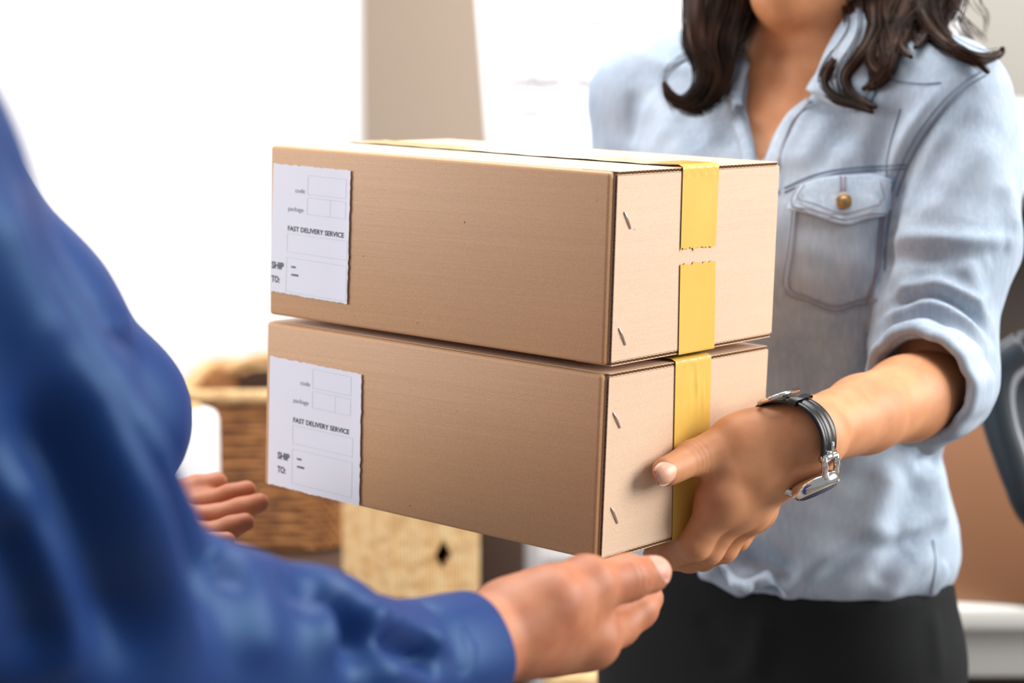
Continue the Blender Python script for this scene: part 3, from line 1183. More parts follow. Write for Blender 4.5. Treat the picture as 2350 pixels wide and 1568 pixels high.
    b.out('top_tape', M['tape_top'], root, 'D', True, 'clear amber packing tape along the top seam')
    for (p0, p1) in staples:
        a_, b_ = plane_pt(*p0, R, T, 0, -0.0006), plane_pt(*p1, R, T, 0, -0.0006)
        d = (b_ - a_) / np.linalg.norm(b_ - a_)
        pts = [a_ + np.array([.003, 0, 0]), a_ + d * .0004 + np.array([.0004, 0, 0]), a_ + d * .001, (a_ + b_) / 2 - np.array([.0003, 0, 0]), b_ - d * .001, b_ - d * .0004 + np.array([.0004, 0, 0]), b_ + np.array([.003, 0, 0])]
        MB().tube(fr(np.array(pts)), 0.00062, 8).out('staple', M['steel'], root)
    return root


M['ink_grey'] = Mat('label_ink_grey', srgb(120, 124, 134), 0.6).m


def tape_row(px0, px1, py0, py1, R, T):
    a_, b_ = plane_pt(px0, py0, R, T, 0, 0.0), plane_pt(px1, py1, R, T, 0, 0.0)
    return (a_[1], b_[1], (a_[2] + b_[2]) / 2)


tp1 = [(tape_row(1565, 1648, 391, 384, R1, T1), tape_row(1560, 1640, 571, 566, R1, T1), 'top'),
       (tape_row(1559, 1640, 608, 599, R1, T1), tape_row(1555, 1637, 818, 800, R1, T1), 'bottom')]
a_ = tp1[0]
tp1[0] = ((a_[0][0], a_[0][1], 0.0), a_[1], 'top')
a_ = tp1[1]
tp1[1] = (a_[0], (a_[1][0], a_[1][1], BH), 'bottom')
H2 = BH * 0.99245
ta, tb = tape_row(1548, 1630, 835, 818, R2, T2), tape_row(1540, 1620, 1250, 1230, R2, T2)
tp2 = [((ta[0], ta[1], 0.0), (tb[0], tb[1], H2), 'top')]
ident = lambda x: x
parcel(R1, T1, BH, 'upper brown cardboard box of the handed over stack, tape split across its end', [(628, 375), (806, 392), (797, 698), (620, 668)],
       ident, ident, tp1, [((1433, 486), (1448, 526)), ((1421, 753), (1436, 793))], None, 0.0016)
wrk = []
for px, py, sw, sh, am in ((1597, 880, .0012, .014, .0016), (1612, 915, .001, .008, .0012), (1580, 905, .0008, .012, .0007), (1622, 885, .0008, .016, .0006)):
    q = plane_pt(px, py, R2, T2, 0, 0)
    wrk.append((q[1], q[2], sw, sh, am))
parcel(R2, T2, H2, 'lower brown cardboard box resting in the woman\'s hands under the other box',
       [(620, 817), (831, 860), (825, 1162), (615, 1110)], lambda u: .478 + (u - .459) * .839, lambda v: v - .033,
       tp2, [((1408, 947), (1424, 983)), ((1403, 1165), (1418, 1202))], wrk)


# ------------------------------------------------------------------ the woman in the denim shirt
WF = np.array([0.0, 1.37 / K])      # floor lies 1.37/K below the eye along -UP


def floor_pt(p):
    """drop a design point to the floor"""
    h = (toW(p)[0][2]) / K
    return p - UP * h


RB = np.array([0.80, 0.0, -0.60])          # her right -> left
FB = np.array([-0.60, 0.0, -0.80])         # where she faces
RB = RB - (RB @ UP) * UP
RB /= np.linalg.norm(RB)
FB = FB - (FB @ UP) * UP - (FB @ RB) * RB
FB /= np.linalg.norm(FB)
DN = -UP


class Stack:
    """trunk made of elliptical cross sections stacked along the vertical"""
    def __init__(s, rows):
        # rows: px, py, depth, half width, half thickness
        c = np.array([P(*r[:3]) for r in rows])
        o = np.argsort(c @ DN)
        s.c = c[o]
        s.t = (c @ DN)[o]
        s.a = np.array([r[3] for r in rows])[o]
        s.b = np.array([r[4] for r in rows])[o]

    def __call__(s, p, grow=0.0, lim=None):
        p = p.astype(float)
        t = p @ DN
        c = np.stack([np.interp(t, s.t, s.c[:, i]) for i in range(3)], 1)
        a, b = np.interp(t, s.t, s.a) + grow, np.interp(t, s.t, s.b) + grow
        q = p - c
        x, y = q @ RB, q @ FB
        n = 2.25
        r = (np.abs(x / a) ** n + np.abs(y / b) ** n) ** (1 / n)
        d = (r - 1) * np.minimum(a, b)
        lo, hi = (s.t[0], s.t[-1]) if lim is None else lim
        return np.maximum(d, np.maximum(lo - t, t - hi))


trunk = Stack([
    (1812, 175, 1.765, .108, .060), (1822, 260, 1.762, .138, .083), (1822, 340, 1.762, .150, .097), (1815, 450, 1.765, .152, .106), (1805, 600, 1.77, .150, .113),
    (1805, 760, 1.78, .142, .108), (1806, 900, 1.79, .142, .106), (1806, 1030, 1.80, .140, .102), (1790, 1180, 1.815, .163, .120),
    (1780, 1300, 1.825, .170, .124), (1768, 1480, 1.84, .166, .122)])
LSH, RSH = P(2166, 252, 1.668), P(1495, 232, 1.862)
LSL = [LSH, P(2193, 400, 1.655), P(2182, 560, 1.64), P(2148, 700, 1.625), P(2142, 810, 1.61)]
LSR = [.0545, .0505, .0530, .0465, .0460]
L_EL = P(2165, 885, 1.605)
L_WR = P(1846, 1000, 1.425)
RSL = [RSH, P(1500, 400, 1.868), P(1490, 620, 1.862), P(1450, 830, 1.85)]
CUFF = P(2113, 884, 1.562)
SL_END = P(2146, 874, 1.598)
R_EL = P(1450, 850, 1.85)
R_WR = np.array([-0.085, 0.062, 1.70])
NECK = P(1835, 190, 1.765)

hem_x = np.array([1300, 1500, 1560, 1620, 1700, 1800, 1950, 2080, 2165, 2200, 2300])
hem_y = np.array([1322, 1324, 1330, 1338, 1372, 1396, 1402, 1394, 1376, 1360, 1350])
VNECK = np.array([(1700, -80), (1742, 60), (1738, 110), (1724, 180), (1713, 245), (1722, 290), (1731, 330), (1735, 372), (1754, 372), (1764, 340), (1776, 308), (1800, 268),
                  (1852, 232), (1880, 190), (1912, 120), (1950, 50), (1960, -80)], float)


def poly_sd(x, y, poly):
    """signed distance to a polygon in the image (pixels), negative inside"""
    d = np.full(len(x), 1e9)
    ins = np.zeros(len(x), bool)
    n = len(poly)
    for i in range(n):
        a, b = poly[i], poly[(i + 1) % n]
        e = b - a
        wx, wy = x - a[0], y - a[1]
        t = np.clip((wx * e[0] + wy * e[1]) / (e @ e), 0, 1)
        d = np.minimum(d, np.hypot(wx - t * e[0], wy - t * e[1]))
        c = ((a[1] > y) != (b[1] > y)) & (x < (b[0] - a[0]) * (y - a[1]) / (b[1] - a[1] + 1e-12) + a[0])
        ins ^= c
    return np.where(ins, -d, d)


def pix(p):
    return 1175 + F * p[:, 0] / p[:, 2], 784 + F * p[:, 1] / p[:, 2]


NB_L, NB_R = P(1960, 150, 1.735), P(1690, 160, 1.815)
BUST = [P(1905, 590, 1.70), P(1690, 590, 1.74)]


def f_trunk_upper(p, g=0.0):
    d = trunk(p, g)
    sh = smin(cone(p, NB_L, LSH, .052 + g, .051 + g), cone(p, NB_R, RSH, .050 + g, .052 + g), .02)
    d = smin(d, sh, .055)
    for c in BUST:
        d = smin(d, ball(p, c, .062 + g), .07)
    return d


def f_shirt(p, carve=True):
    d = f_trunk_upper(p)
    # sleeves
    sl = chain(p, LSL + [SL_END, CUFF], LSR + [.0450, .0425], .02)
    axf = (L_WR - L_EL) / np.linalg.norm(L_WR - L_EL)
    sl = smax(sl, (p - CUFF) @ axf - .004, .004)
    x, y = pix(p)
    kk = np.interp(y, [330, 520], [.024, .0035])
    h = np.maximum(kk - np.abs(d - sl), 0) / kk
    d = np.minimum(d, sl) - h * h * kk * .25
    d = smin(d, chain(p, RSL, [.056, .052, .048, .043], .02), .022)
    d = smin(d, chain(p, [RSL[-1], RSL[-1] * .45 + R_WR * .55], [.044, .042], .02), .01)
    x, y = pix(p)
    # hem: cut below the curved lower edge, rolled slightly inwards
    cut = (y - np.interp(x, hem_x, hem_y)) * p[:, 2] / F
    d = smax(d, cut, .030)
    if carve:
        # neck opening
        v = poly_sd(x, y, VNECK) * p[:, 2] / F
        ins = np.maximum(v, (p[:, 2] - 1.80))
        d = smax(d, -ins, .006)
        # room for the forearm inside the left sleeve
        ax = (L_WR - L_EL) / np.linalg.norm(L_WR - L_EL)
        cav = cone(p, CUFF - ax * .030, CUFF + ax * .06, .0365, .0385)
        d = smax(d, -cav, .006)
    return d


lo, hi = np.array([.035, -.29, 1.50]), np.array([.455, .30, 2.00])
lo[0] = -.03
sv, sf = nets(f_shirt, lo, hi, .0034)
sv = relax(sv, sf, 2)
S0 = Surf(sv, sf)
m_ = lambda *a: list(a)
FOLDS = [
    # sleeve: creases around the elbow bend
    ([(2035, 556), (2100, 548), (2200, 552), (2290, 556), (2332, 552)], .0045, .0050),
    ([(2040, 590), (2110, 585), (2190, 580)], -.0040, .0060),
    ([(2028, 650), (2075, 690), (2100, 655), (2150, 610)], -.003, .006),
    ([(2030, 690), (2090, 660), (2150, 655), (2220, 690), (2275, 745)], .0050, .0050),
    ([(2022, 725), (2090, 682), (2150, 678), (2215, 712), (2272, 775)], -.0050, .0040),
    ([(2020, 740), (2080, 705), (2150, 700), (2210, 735), (2265, 800)], .0048, .0045),
    ([(2018, 775), (2070, 745), (2140, 738), (2200, 765)], -.0040, .0040),
    ([(2015, 800), (2070, 762), (2140, 755), (2195, 785), (2240, 840)], .0040, .0045),
    ([(2210, 590), (2232, 650), (2262, 710)], .0040, .0070),
    ([(2262, 600), (2290, 580), (2320, 560)], -.003, .006),
    ([(2240, 240), (2180, 330), (2120, 420), (2070, 480)], -.0030, .0080),
    ([(2290, 300), (2240, 380), (2160, 440), (2060, 500)], .0035, .0100),
    ([(2300, 400), (2320, 480), (2325, 540)], .003, .008),
    ([(2060, 520), (2100, 470), (2180, 420)], -.003, .007),
    # armhole valley and seam ridge
    ([(2215, 200), (2165, 250), (2105, 330), (2070, 400), (2044, 470), (2030, 560), (2024, 640), (2016, 720)], -.0060, .0060),
    ([(2190, 180), (2130, 245), (2070, 330), (2045, 400), (2020, 470)], .0030, .0050),
    ([(2060, 180), (2010, 250), (1960, 330), (1900, 400)], .0040, .0100),
    ([(2090, 200), (2045, 290), (2010, 370), (1975, 420)], -.0035, .0080),
    ([(1990, 260), (1930, 330), (1860, 400)], -.0030, .0080),
    # chest to placket
    ([(1862, 225), (1835, 290), (1800, 350), (1790, 420)], .0030, .0060),
    ([(1905, 250), (1870, 320), (1830, 400)], .0030, .0080),
    ([(1560, 250), (1590, 300), (1600, 350)], -.004, .008),
    ([(1480, 220), (1520, 270), (1530, 340)], .004, .010),
    ([(1640, 240), (1660, 300), (1690, 345)], -.003, .007),
    ([(1455, 200), (1450, 260), (1445, 340)], -.004, .006),
    # belly drapery
    ([(1830, 760), (1850, 850), (1900, 900)], -.004, .012),
    ([(1990, 740), (1960, 820), (1930, 880)], .004, .012),
    ([(2060, 1060), (2030, 1130), (2005, 1200), (1995, 1255)], .0075, .0110),
    ([(2110, 1080), (2085, 1140), (2060, 1200), (2040, 1250)], -.0050, .0110),
    ([(2140, 1060), (2150, 1150), (2160, 1230)], .0060, .0110),
    ([(2150, 1228), (2080, 1248), (1990, 1268), (1920, 1310), (1840, 1362)], -.0075, .0070),
    ([(2140, 1205), (2050, 1228), (1980, 1252), (1900, 1290), (1820, 1345)], .0055, .0090),
    ([(2150, 1270), (2090, 1300), (2050, 1340), (2030, 1385)], .0050, .0080),
    ([(2100, 1260), (2050, 1300), (2005, 1350)], -.0040, .0080),
    ([(1660, 1270), (1720, 1290), (1790, 1318), (1830, 1340)], -.0130, .0110),
    ([(1620, 1290), (1670, 1330), (1730, 1362)], .0060, .0090),
    ([(2125, 990), (2150, 1020), (2152, 1045)], .0090, .0080),
    ([(2100, 1045), (2135, 1055), (2160, 1062)], -.0080, .0060),
    ([(1600, 1320), (1630, 1290), (1650, 1270)], .0060, .0060),
    ([(1560, 1330), (1590, 1300), (1610, 1280)], -.0060, .0060),
    ([(2168, 1290), (2150, 1330), (2120, 1370)], .005, .007),
]
sv = folds(sv, sf, [(a_, b_ * 1.35, c_) for a_, b_, c_ in FOLDS], S0)
sn = vnorm(sv, sf)
wr_ = 0.0006 * noise3(sv, 90, 3) + 0.0005 * noise3(sv, 210, 5)
sv = sv + sn * wr_[:, None]
S1 = Surf(sv, sf)

pbase = floor_pt(P(1800, 1500, 1.85))
woman = thing('person', 'person in light blue denim shirt and black trousers handing over two cardboard boxes', 'person', toW(pbase)[0])
shirt = mk('shirt', sv, sf, M['denim'], woman, 'D', True, None, 'light washed blue denim shirt with rolled sleeves')


# --- skin: neck, chest, head, forearms and hands -------------------------------------------------
CHIN = P(1775, 30, 1.688)
FU = UP * 0.985 - FB * 0.0 + RB * 0.0
FU /= np.linalg.norm(FU)
FW = FB - (FB @ FU) * FU
FW /= np.linalg.norm(FW)
FR = np.cross(FW, FU)
if FR @ RB < 0:
    FR = -FR


def hd(x, y, z):
    """head coordinates: x to her left, y forward, z up from the chin point"""
    return CHIN + FR * x + FW * y + FU * z


HC = hd(0, -.083, .125)


def f_head(p):
    ax = np.array([FR, FW, FU])
    d = ball(p, hd(0, -.088, .148), (.074, .094, .086), ax)                        # skull
    d = smin(d, ball(p, hd(0, -.056, .078), (.058, .058, .078), ax), .03)            # face
    d = smin(d, cone(p, hd(-.044, -.060, .040), hd(0, -.014, .013), .022, .0165), .03)   # jaw
    d = smin(d, cone(p, hd(.044, -.060, .040), hd(0, -.014, .013), .022, .0165), .03)
    d = smin(d, ball(p, hd(0, -.012, .012), .014), .02)
    d = smin(d, cone(p, hd(0, .008, .098), hd(0, .022, .068), .007, .010), .012)      # nose
    for s in (-1, 1):
        d = smin(d, ball(p, hd(s * .012, .013, .062), .008), .008)
        d = smax(d, -ball(p, hd(s * .030, .009, .104), (.0165, .0155, .0085), ax), .006)                # eye sockets
        d = smin(d, ball(p, hd(s * .031, -.020, .076), .022), .03)                # cheeks
        d = smin(d, cone(p, hd(s * .012, -.001, .118), hd(s * .044, -.010, .119), .0065, .006), .012)
        d = smin(d, ball(p, hd(s * .075, -.078, .100), (.007, .016, .030), ax), .008)    # ears
    d = smin(d, cone(p, hd(-.018, .002, .040), hd(.018, .002, .040), .0065, .0065), .008)   # lips
    d = smin(d, cone(p, hd(-.014, .001, .031), hd(.014, .001, .031), .0068, .0068), .006)
    d = smax(d, -(cone(p, hd(-.022, .011, .0355), hd(.022, .011, .0355), .0022, .0022)), .003)
    return d


NTOP = hd(0, -.078, .055)


def f_bust(p):
    d = cone(p, NTOP, P(1838, 210, 1.775), .049, .054)
    ch = f_trunk_upper(p, -.010)
    x, y = pix(p)
    ch = smax(ch, (y - 620) * p[:, 2] / F, .01)
    ch = smax(ch, (np.abs(x - 1800) - 170) * p[:, 2] / F, .01)
    d = smin(d, ch, .045)
    # sternomastoid and collar bones
    for s, tgt in ((1, (1790, 268, 1.69)), (-1, (1742, 272, 1.70))):
        d = smin(d, cone(p, NTOP + FR * s * .04 - FW * .0, P(*tgt) - FB * .016, .012, .009), .022)
    for q in ((1940, 215, 1.69), (1630, 222, 1.76)):
        d = smin(d, cone(p, P(1768, 285, 1.70) - FB * .014, P(*q) - FB * .014, .008, .009), .018)
    d = smin(d, f_head(p), .022)
    return d


BM = MB()     # all skin of one person goes into one body mesh


class Body:
    def __init__(s):
        s.v, s.f, s.m, s.n = [], [], [], 0

    def add(s, v, f, m=0):
        s.v.append(np.asarray(v, float))
        s.f.append(np.asarray(f) + s.n)
        s.m.append(np.full(len(f), m) if np.isscalar(m) else np.asarray(m))
        s.n += len(v)

    def out(s, name, mats, parent, label=None):
        return mk(name, np.concatenate(s.v), np.concatenate(s.f), mats, parent, 'D', True, np.concatenate(s.m), label)


WB = Body()
v, f = nets(f_bust, np.array([.08, -.56, 1.60]), np.array([.40, -.05, 1.95]), .0034)
v = relax(v, f, 1)
WB.add(v, f)


# --- hands ----------------------------------------------------------------------------------------
def unit(x):
    return x / np.linalg.norm(x)


def f_hand(p, H):
    """H: wrist pts, mcp, fingers (chains), thumb chain, arm chain"""
    d = chain(p, H['arm'], H['arm_r'], .01, H.get('arm_flat'))
    palm = None
    for w, m, rw, rm in H['palm']:
        e = cone(p, w, m, rw, rm)
        palm = e if palm is None else smin(palm, e, H.get('kp', .016))
    for a, b, ra, rb in H.get('extra', []):
        palm = smin(palm, cone(p, a, b, ra, rb), .012)
    d = smin(d, palm, H.get('kw', .022))
    fg = None
    for pts, rad in H['fingers']:
        e = chain(p, pts, rad, .003)
        # flesh swells between the joints, creases at the joints
        for j in range(1, len(pts) - 1):
            ax = unit(unit(pts[j + 1] - pts[j]) + unit(pts[j] - pts[j - 1]))
            t = (p - pts[j].astype(np.float32)) @ ax.astype(np.float32)
            near = np.exp(-(((p - pts[j].astype(np.float32)) ** 2).sum(1)) / (rad[j] * 1.6) ** 2)
            e = e + near * (.0009 * np.exp(-(t / .0012) ** 2) + .0006 * np.exp(-((t - .003) / .0009) ** 2) + .0005 * np.exp(-((t + .0032) / .0009) ** 2) - .0007 * np.exp(-(t / .007) ** 2))
        fg = e if fg is None else smin(fg, e, .0022)
    d = smin(d, fg, H.get('kf', .009))
    th, tr = H['thumb']
    e = chain(p, th, tr, .004)
    for j in range(len(th) - 2, len(th) - 1):
        ax = unit(th[j + 1] - th[j - 1])
        t = (p - th[j].astype(np.float32)) @ ax.astype(np.float32)
        near = np.exp(-(((p - th[j].astype(np.float32)) ** 2).sum(1)) / (tr[j] * 1.7) ** 2)
        e = e + H.get('crease', 1.0) * near * (.0009 * np.exp(-(t / .0011) ** 2) + .0007 * np.exp(-((t - .0034) / .0010) ** 2) + .0007 * np.exp(-((t + .0034) / .001) ** 2) - .0010 * np.exp(-(t / .008) ** 2))
    d = smin(d, e, H.get('kt', .012))
    for c, r, k in H.get('bumps', []):
        d = smin(d, ball(p, c, r), k)
    for c, r, k in H.get('dents', []):
        d = smax(d, -ball(p, c, r), k)
    return d


def hand_mesh(B, H, h, pad=.03, tend=None):
    pts = np.vstack([np.array(H['arm'])] + [np.array(x[0]) for x in H['fingers']] + [np.array(H['thumb'][0])])
    v, f = nets(lambda p: f_hand(p, H), pts.min(0) - pad, pts.max(0) + pad, h)
    v = relax(v, f, 1, .4)
    n = vnorm(v, f)
    v = v + n * (0.00035 * noise3(v, 160, 12))[:, None]
    B.add(v, f, 0)
    S = Surf(v, f)
    for tip, base, nrm, wid, ln in H.get('nails', []):
        nail(B, S, tip, base, nrm, wid, ln)
    return S


def nail(B, S, tip, base, nrm, wid, ln, R=.0098):
    """a curved nail plate on the back of the last phalanx, reaching just past the fingertip"""
    ax = unit(tip - base)
    nrm = unit(nrm - (nrm @ ax) * ax)
    side = np.cross(ax, nrm)
    loc, n_, i_, dd = S.t.ray_cast(Vector(tip - ax * .002 + nrm * .03), Vector(-nrm))
    if loc is not None:
        R = max(R * .9, float((np.array(loc) - tip) @ nrm))
    G = []
    for i in range(17):
        s = i / 16
        t = (s - .44) * ln
        ww = min(wid, R * .93) * max(0.0, 1 - abs(2 * s - 1) ** 3.0) ** .45
        row = []
        for j in range(13):
            u = (j / 12 - .5) * 2
            Re = math.sqrt(R * R - (.82 * max(t, 0)) ** 2)
            y = min(ww, Re * .93) * u
            z = math.sqrt(max(Re * Re - y * y, 0)) + .0005 - (.0011 * max(0, abs(u) - .75) / .25) 
            row.append(tip + ax * t + side * y + nrm * z)
        G.append(row)
    G = np.array(G)
    a, b = G.shape[:2]
    f = [[i * b + j, i * b + j + 1, (i + 1) * b + j + 1, (i + 1) * b + j] for i in range(a - 1) for j in range(b - 1)]
    f = np.array(f)
    if np.cross(G[1, 6] - G[0, 6], G[1, 7] - G[1, 6]) @ nrm < 0:
        f = f[:, ::-1]
    # give the plate thickness
    G2 = G - nrm * .0008
    f2 = f[:, ::-1] + a * b
    rim = [i * b for i in range(a)] + [(a - 1) * b + j for j in range(1, b)] + [i * b + b - 1 for i in range(a - 2, -1, -1)] + [j for j in range(b - 2, 0, -1)]
    f3 = np.array([[rim[i], rim[(i + 1) % len(rim)], rim[(i + 1) % len(rim)] + a * b, rim[i] + a * b] for i in range(len(rim))])
    B.add(np.vstack([G.reshape(-1, 3), G2.reshape(-1, 3)]), np.vstack([f, f2, f3]), 1)


OF = onface
FNRM = R2 @ np.array([-1.0, 0, 0])
wr = L_WR
i_m, m_m, r_m, p_m = OF(1654, 1146, .0255), OF(1690, 1158, .0275), OF(1716, 1168, .025), OF(1733, 1172, .016)
t_c, t_m, t_i, t_t = OF(1762, 990, .038), OF(1676, 1010, .026), OF(1590, 1051, .0140), OF(1530, 1082, .0122)
HL = dict(
    arm=[L_EL, L_EL * .72 + wr * .28, L_EL * .4 + wr * .6, wr, wr * .6 + OF(1740, 1040, .034) * .4], arm_r=[.0335, .0325, .0285, .0236, .0215],
    palm=[(wr, t_m * .5 + i_m * .5 + FNRM * .003, .0195, .0125), (wr + UP * .004, t_m * .35 + t_c * .65, .0175, .0160), (wr, i_m, .0195, .0140), (wr - UP * .001, m_m, .0190, .0138), (wr - UP * .003, r_m, .0180, .0128), (wr - UP * .005, p_m, .0165, .0112)],
    extra=[(t_m * .8 + t_c * .2, i_m, .011, .012), (t_m * .5 + t_c * .5, i_m * .6 + wr * .4, .014, .016), (i_m, m_m, .0135, .0135), (m_m, r_m, .013, .0125), (r_m, p_m, .0125, .011)],
    fingers=[([i_m, OF(1594, 1252, .0125), OF(1540, 1273, -.012), OF(1502, 1273, -.030)], [.0140, .0112, .0098, .0086]),
             ([m_m, OF(1626, 1262, .0135), OF(1582, 1284, -.012), OF(1537, 1285, -.032)], [.0135, .0110, .0096, .0084]),
             ([r_m, OF(1660, 1258, .0115), OF(1612, 1282, -.012), OF(1570, 1284, -.030)], [.0128, .0105, .0092, .0082]),
             ([p_m, OF(1692, 1236, .0085), OF(1655, 1262, -.012), OF(1625, 1266, -.026)], [.0115, .0092, .0082, .0072])],
    thumb=([t_c, t_m, t_i, t_t], [.0160, .0142, .0118, .0104]),
    bumps=[(i_m + FNRM * .0040, .0095, .016), (m_m + FNRM * .005, .0095, .016), (r_m + FNRM * .0045, .009, .012), (p_m + FNRM * .004, .008, .011)],
    kw=.012, kp=.016,
    nails=[(OF(1517, 1088, .0125), OF(1580, 1056, .0135), FNRM * .62 + np.array([0, -.12, -.62]), 0.0092, .0170)])
HSL = hand_mesh(WB, HL, .00135)

# her right hand, mirrored to the far end of the lower parcel
MU = BL / 2


def mir(p):
    q = R2.T @ (np.asarray(p) - T2)
    q[0] = BL - q[0]
    return T2 + R2 @ q


def mirv(p):
    q = R2.T @ np.asarray(p)
    q[0] = -q[0]
    return R2 @ q


wr2 = mir(wr)
R_WR = wr2
HR = dict(arm=[R_EL, R_EL * .4 + wr2 * .6, wr2, mir(HL['arm'][-1])], arm_r=[.038, .032, .0268, .026],
          palm=[(mir(a), mir(b), c, d) for a, b, c, d in HL['palm']], extra=[(mir(a), mir(b), c, d) for a, b, c, d in HL['extra']],
          fingers=[([mir(x) for x in a], b) for a, b in HL['fingers']], thumb=([mir(x) for x in HL['thumb'][0]], HL['thumb'][1]),
          bumps=[(mir(a), b, c) for a, b, c in HL['bumps']],
          nails=[(mir(a), mir(b), mirv(c), d, e) for a, b, c, d, e in HL['nails']])
hand_mesh(WB, HR, .002)
# the rest of the body under the clothes
HIPL, HIPR = P(1788, 1500, 1.84) + RB * .085, P(1788, 1500, 1.84) - RB * .085
FTL, FTR = floor_pt(HIPL + FB * .02), floor_pt(HIPR - FB * .03)


def f_rest(p):
    d = f_trunk_upper(p, -.024)
    x, y = pix(p)
    d = smax(d, (y - 1480) * p[:, 2] / F, .02)
    d = smin(d, chain(p, [LSH] + LSL[1:] + [L_EL], [.040, .038, .038, .035, .033, .026], .02), .02)
    d = smin(d, chain(p, RSL + [R_EL], [.043, .040, .038, .036, .036], .02), .02)
    for a, b in ((HIPL, FTL), (HIPR, FTR)):
        kn = a * .48 + b * .52 + FB * .012
        d = smin(d, chain(p, [a, kn, b + UP * .09], [.075, .048, .030], .02), .03)
        d = smin(d, cone(p, b + UP * .045, b + UP * .03 + FB * .11, .028, .022), .03)
    return d


v, f = nets(f_rest, np.array([-.05, -.30, 1.45]), np.array([.50, 1.20, 2.30]), .010)
WB.add(relax(v, f, 1), f)
wbody = WB.out('body', [M['skin_f'], M['nail_f']], woman)


def eyes(root, fn, x, y, z, ax3_, lookx):
    for s_ in (-1, 1):
        c = fn(s_ * x, y, z)
        G, mi_ = [], []
        th = np.linspace(0.02, math.pi - .02, 26)
        ph = np.linspace(0, 2 * math.pi, 33)
        for t in th:
            G.append([c + .0124 * (math.sin(t) * math.cos(q_) * ax3_[0] + math.sin(t) * math.sin(q_) * ax3_[2] + math.cos(t) * ax3_[1]) for q_ in ph])
        b_ = MB().grid(np.array(G), 0, False, True)
        b_.m = [2 if (k // 32) < 3 else 1 if (k // 32) < 6 else 0 for k in range(len(b_.f))]
        b_.out('eye', [M['eye_white'], M['iris'], M['pupil']], root, 'D')
        pts_ = [fn(s_ * (x - .016 + .036 * k / 8), y + .018 - .011 * (k / 8) ** 2, z + .0165 + .004 * math.sin(k / 8 * 2.6)) for k in range(9)]
        MB().tube(catmull(pts_, 24), .0022 * np.sin(np.linspace(.5, 2.9, 24)), 6).out('eyebrow', M['hair'], root, 'D')


lb_ = MB()
for z, r_0 in ((.0395, .0042), (.0318, .0052)):
    q_ = [hd(.0215 * k / 5, .0062 - .010 * (k / 5) ** 2 + (.001 if z < .035 else 0), z + (.0355 - z) * (k / 5) ** 2) for k in range(-5, 6)]
    lb_.tube(catmull(q_, 30), r_0 * np.sqrt(np.clip(1 - np.linspace(-.97, .97, 30) ** 2, .02, 1)), 10)
lb_.out('lips', M['lip'], woman, 'D')
eyes(woman, hd, .030, -.0080, .104, np.array([FR, FW, FU]), 0)


# --- trousers and shoes
def f_trs(p):
    d = trunk(p, -.007, (trunk.t[-3] - .0, trunk.t[-1] + .05))
    for a, b in ((HIPL, FTL), (HIPR, FTR)):
        kn = a * .48 + b * .52 + FB * .012
        d = smin(d, chain(p, [a, kn, b + UP * .07], [.090, .060, .043], .02), .035)
    x, y = pix(p)
    d = smax(d, -(y - np.interp(x, hem_x, hem_y) + 40) * p[:, 2] / F, .008)
    return d


v, f = nets(f_trs, np.array([-.05, .14, 1.55]), np.array([.50, 1.20, 2.30]), .006)
v = relax(v, f, 1)
S_T = Surf(v, f)
v = folds(v, f, [([(1760, 1400), (1740, 1500), (1720, 1560)], .004, .008), ([(2140, 1390), (2150, 1480), (2155, 1560)], .003, .006), ([(1600, 1400), (1650, 1480), (1690, 1560)], -.003, .01)], S_T, 1.75)
mk('trousers', v, f, M['black'], woman, 'D', True, None, 'black trousers')
for b in (FTL, FTR):
    def f_shoe(p):
        d = cone(p, b + UP * .05 - FB * .035, b + UP * .034 + FB * .125, .040, .032, (UP, 1.25))
        d = smin(d, cone(p, b + UP * .04 - FB * .03, b + UP * .10 - FB * .02, .040, .036), .02)
        h = (p - b.astype(np.float32)) @ UP.astype(np.float32)
        return smax(d, -(h - .001), .004)
    v, f = nets(f_shoe, b - .22, b + .22, .006)
    mk('shoe', relax(v, f, 1), f, M['leather'], woman, 'D')


# ------------------------------------------------------------------ parts of the woman's shirt, her hair
fv, ff = nets(lambda p: f_shirt(p, False), lo, hi, .006)
SF = Surf(fv, ff)            # the shirt surface without its neck opening


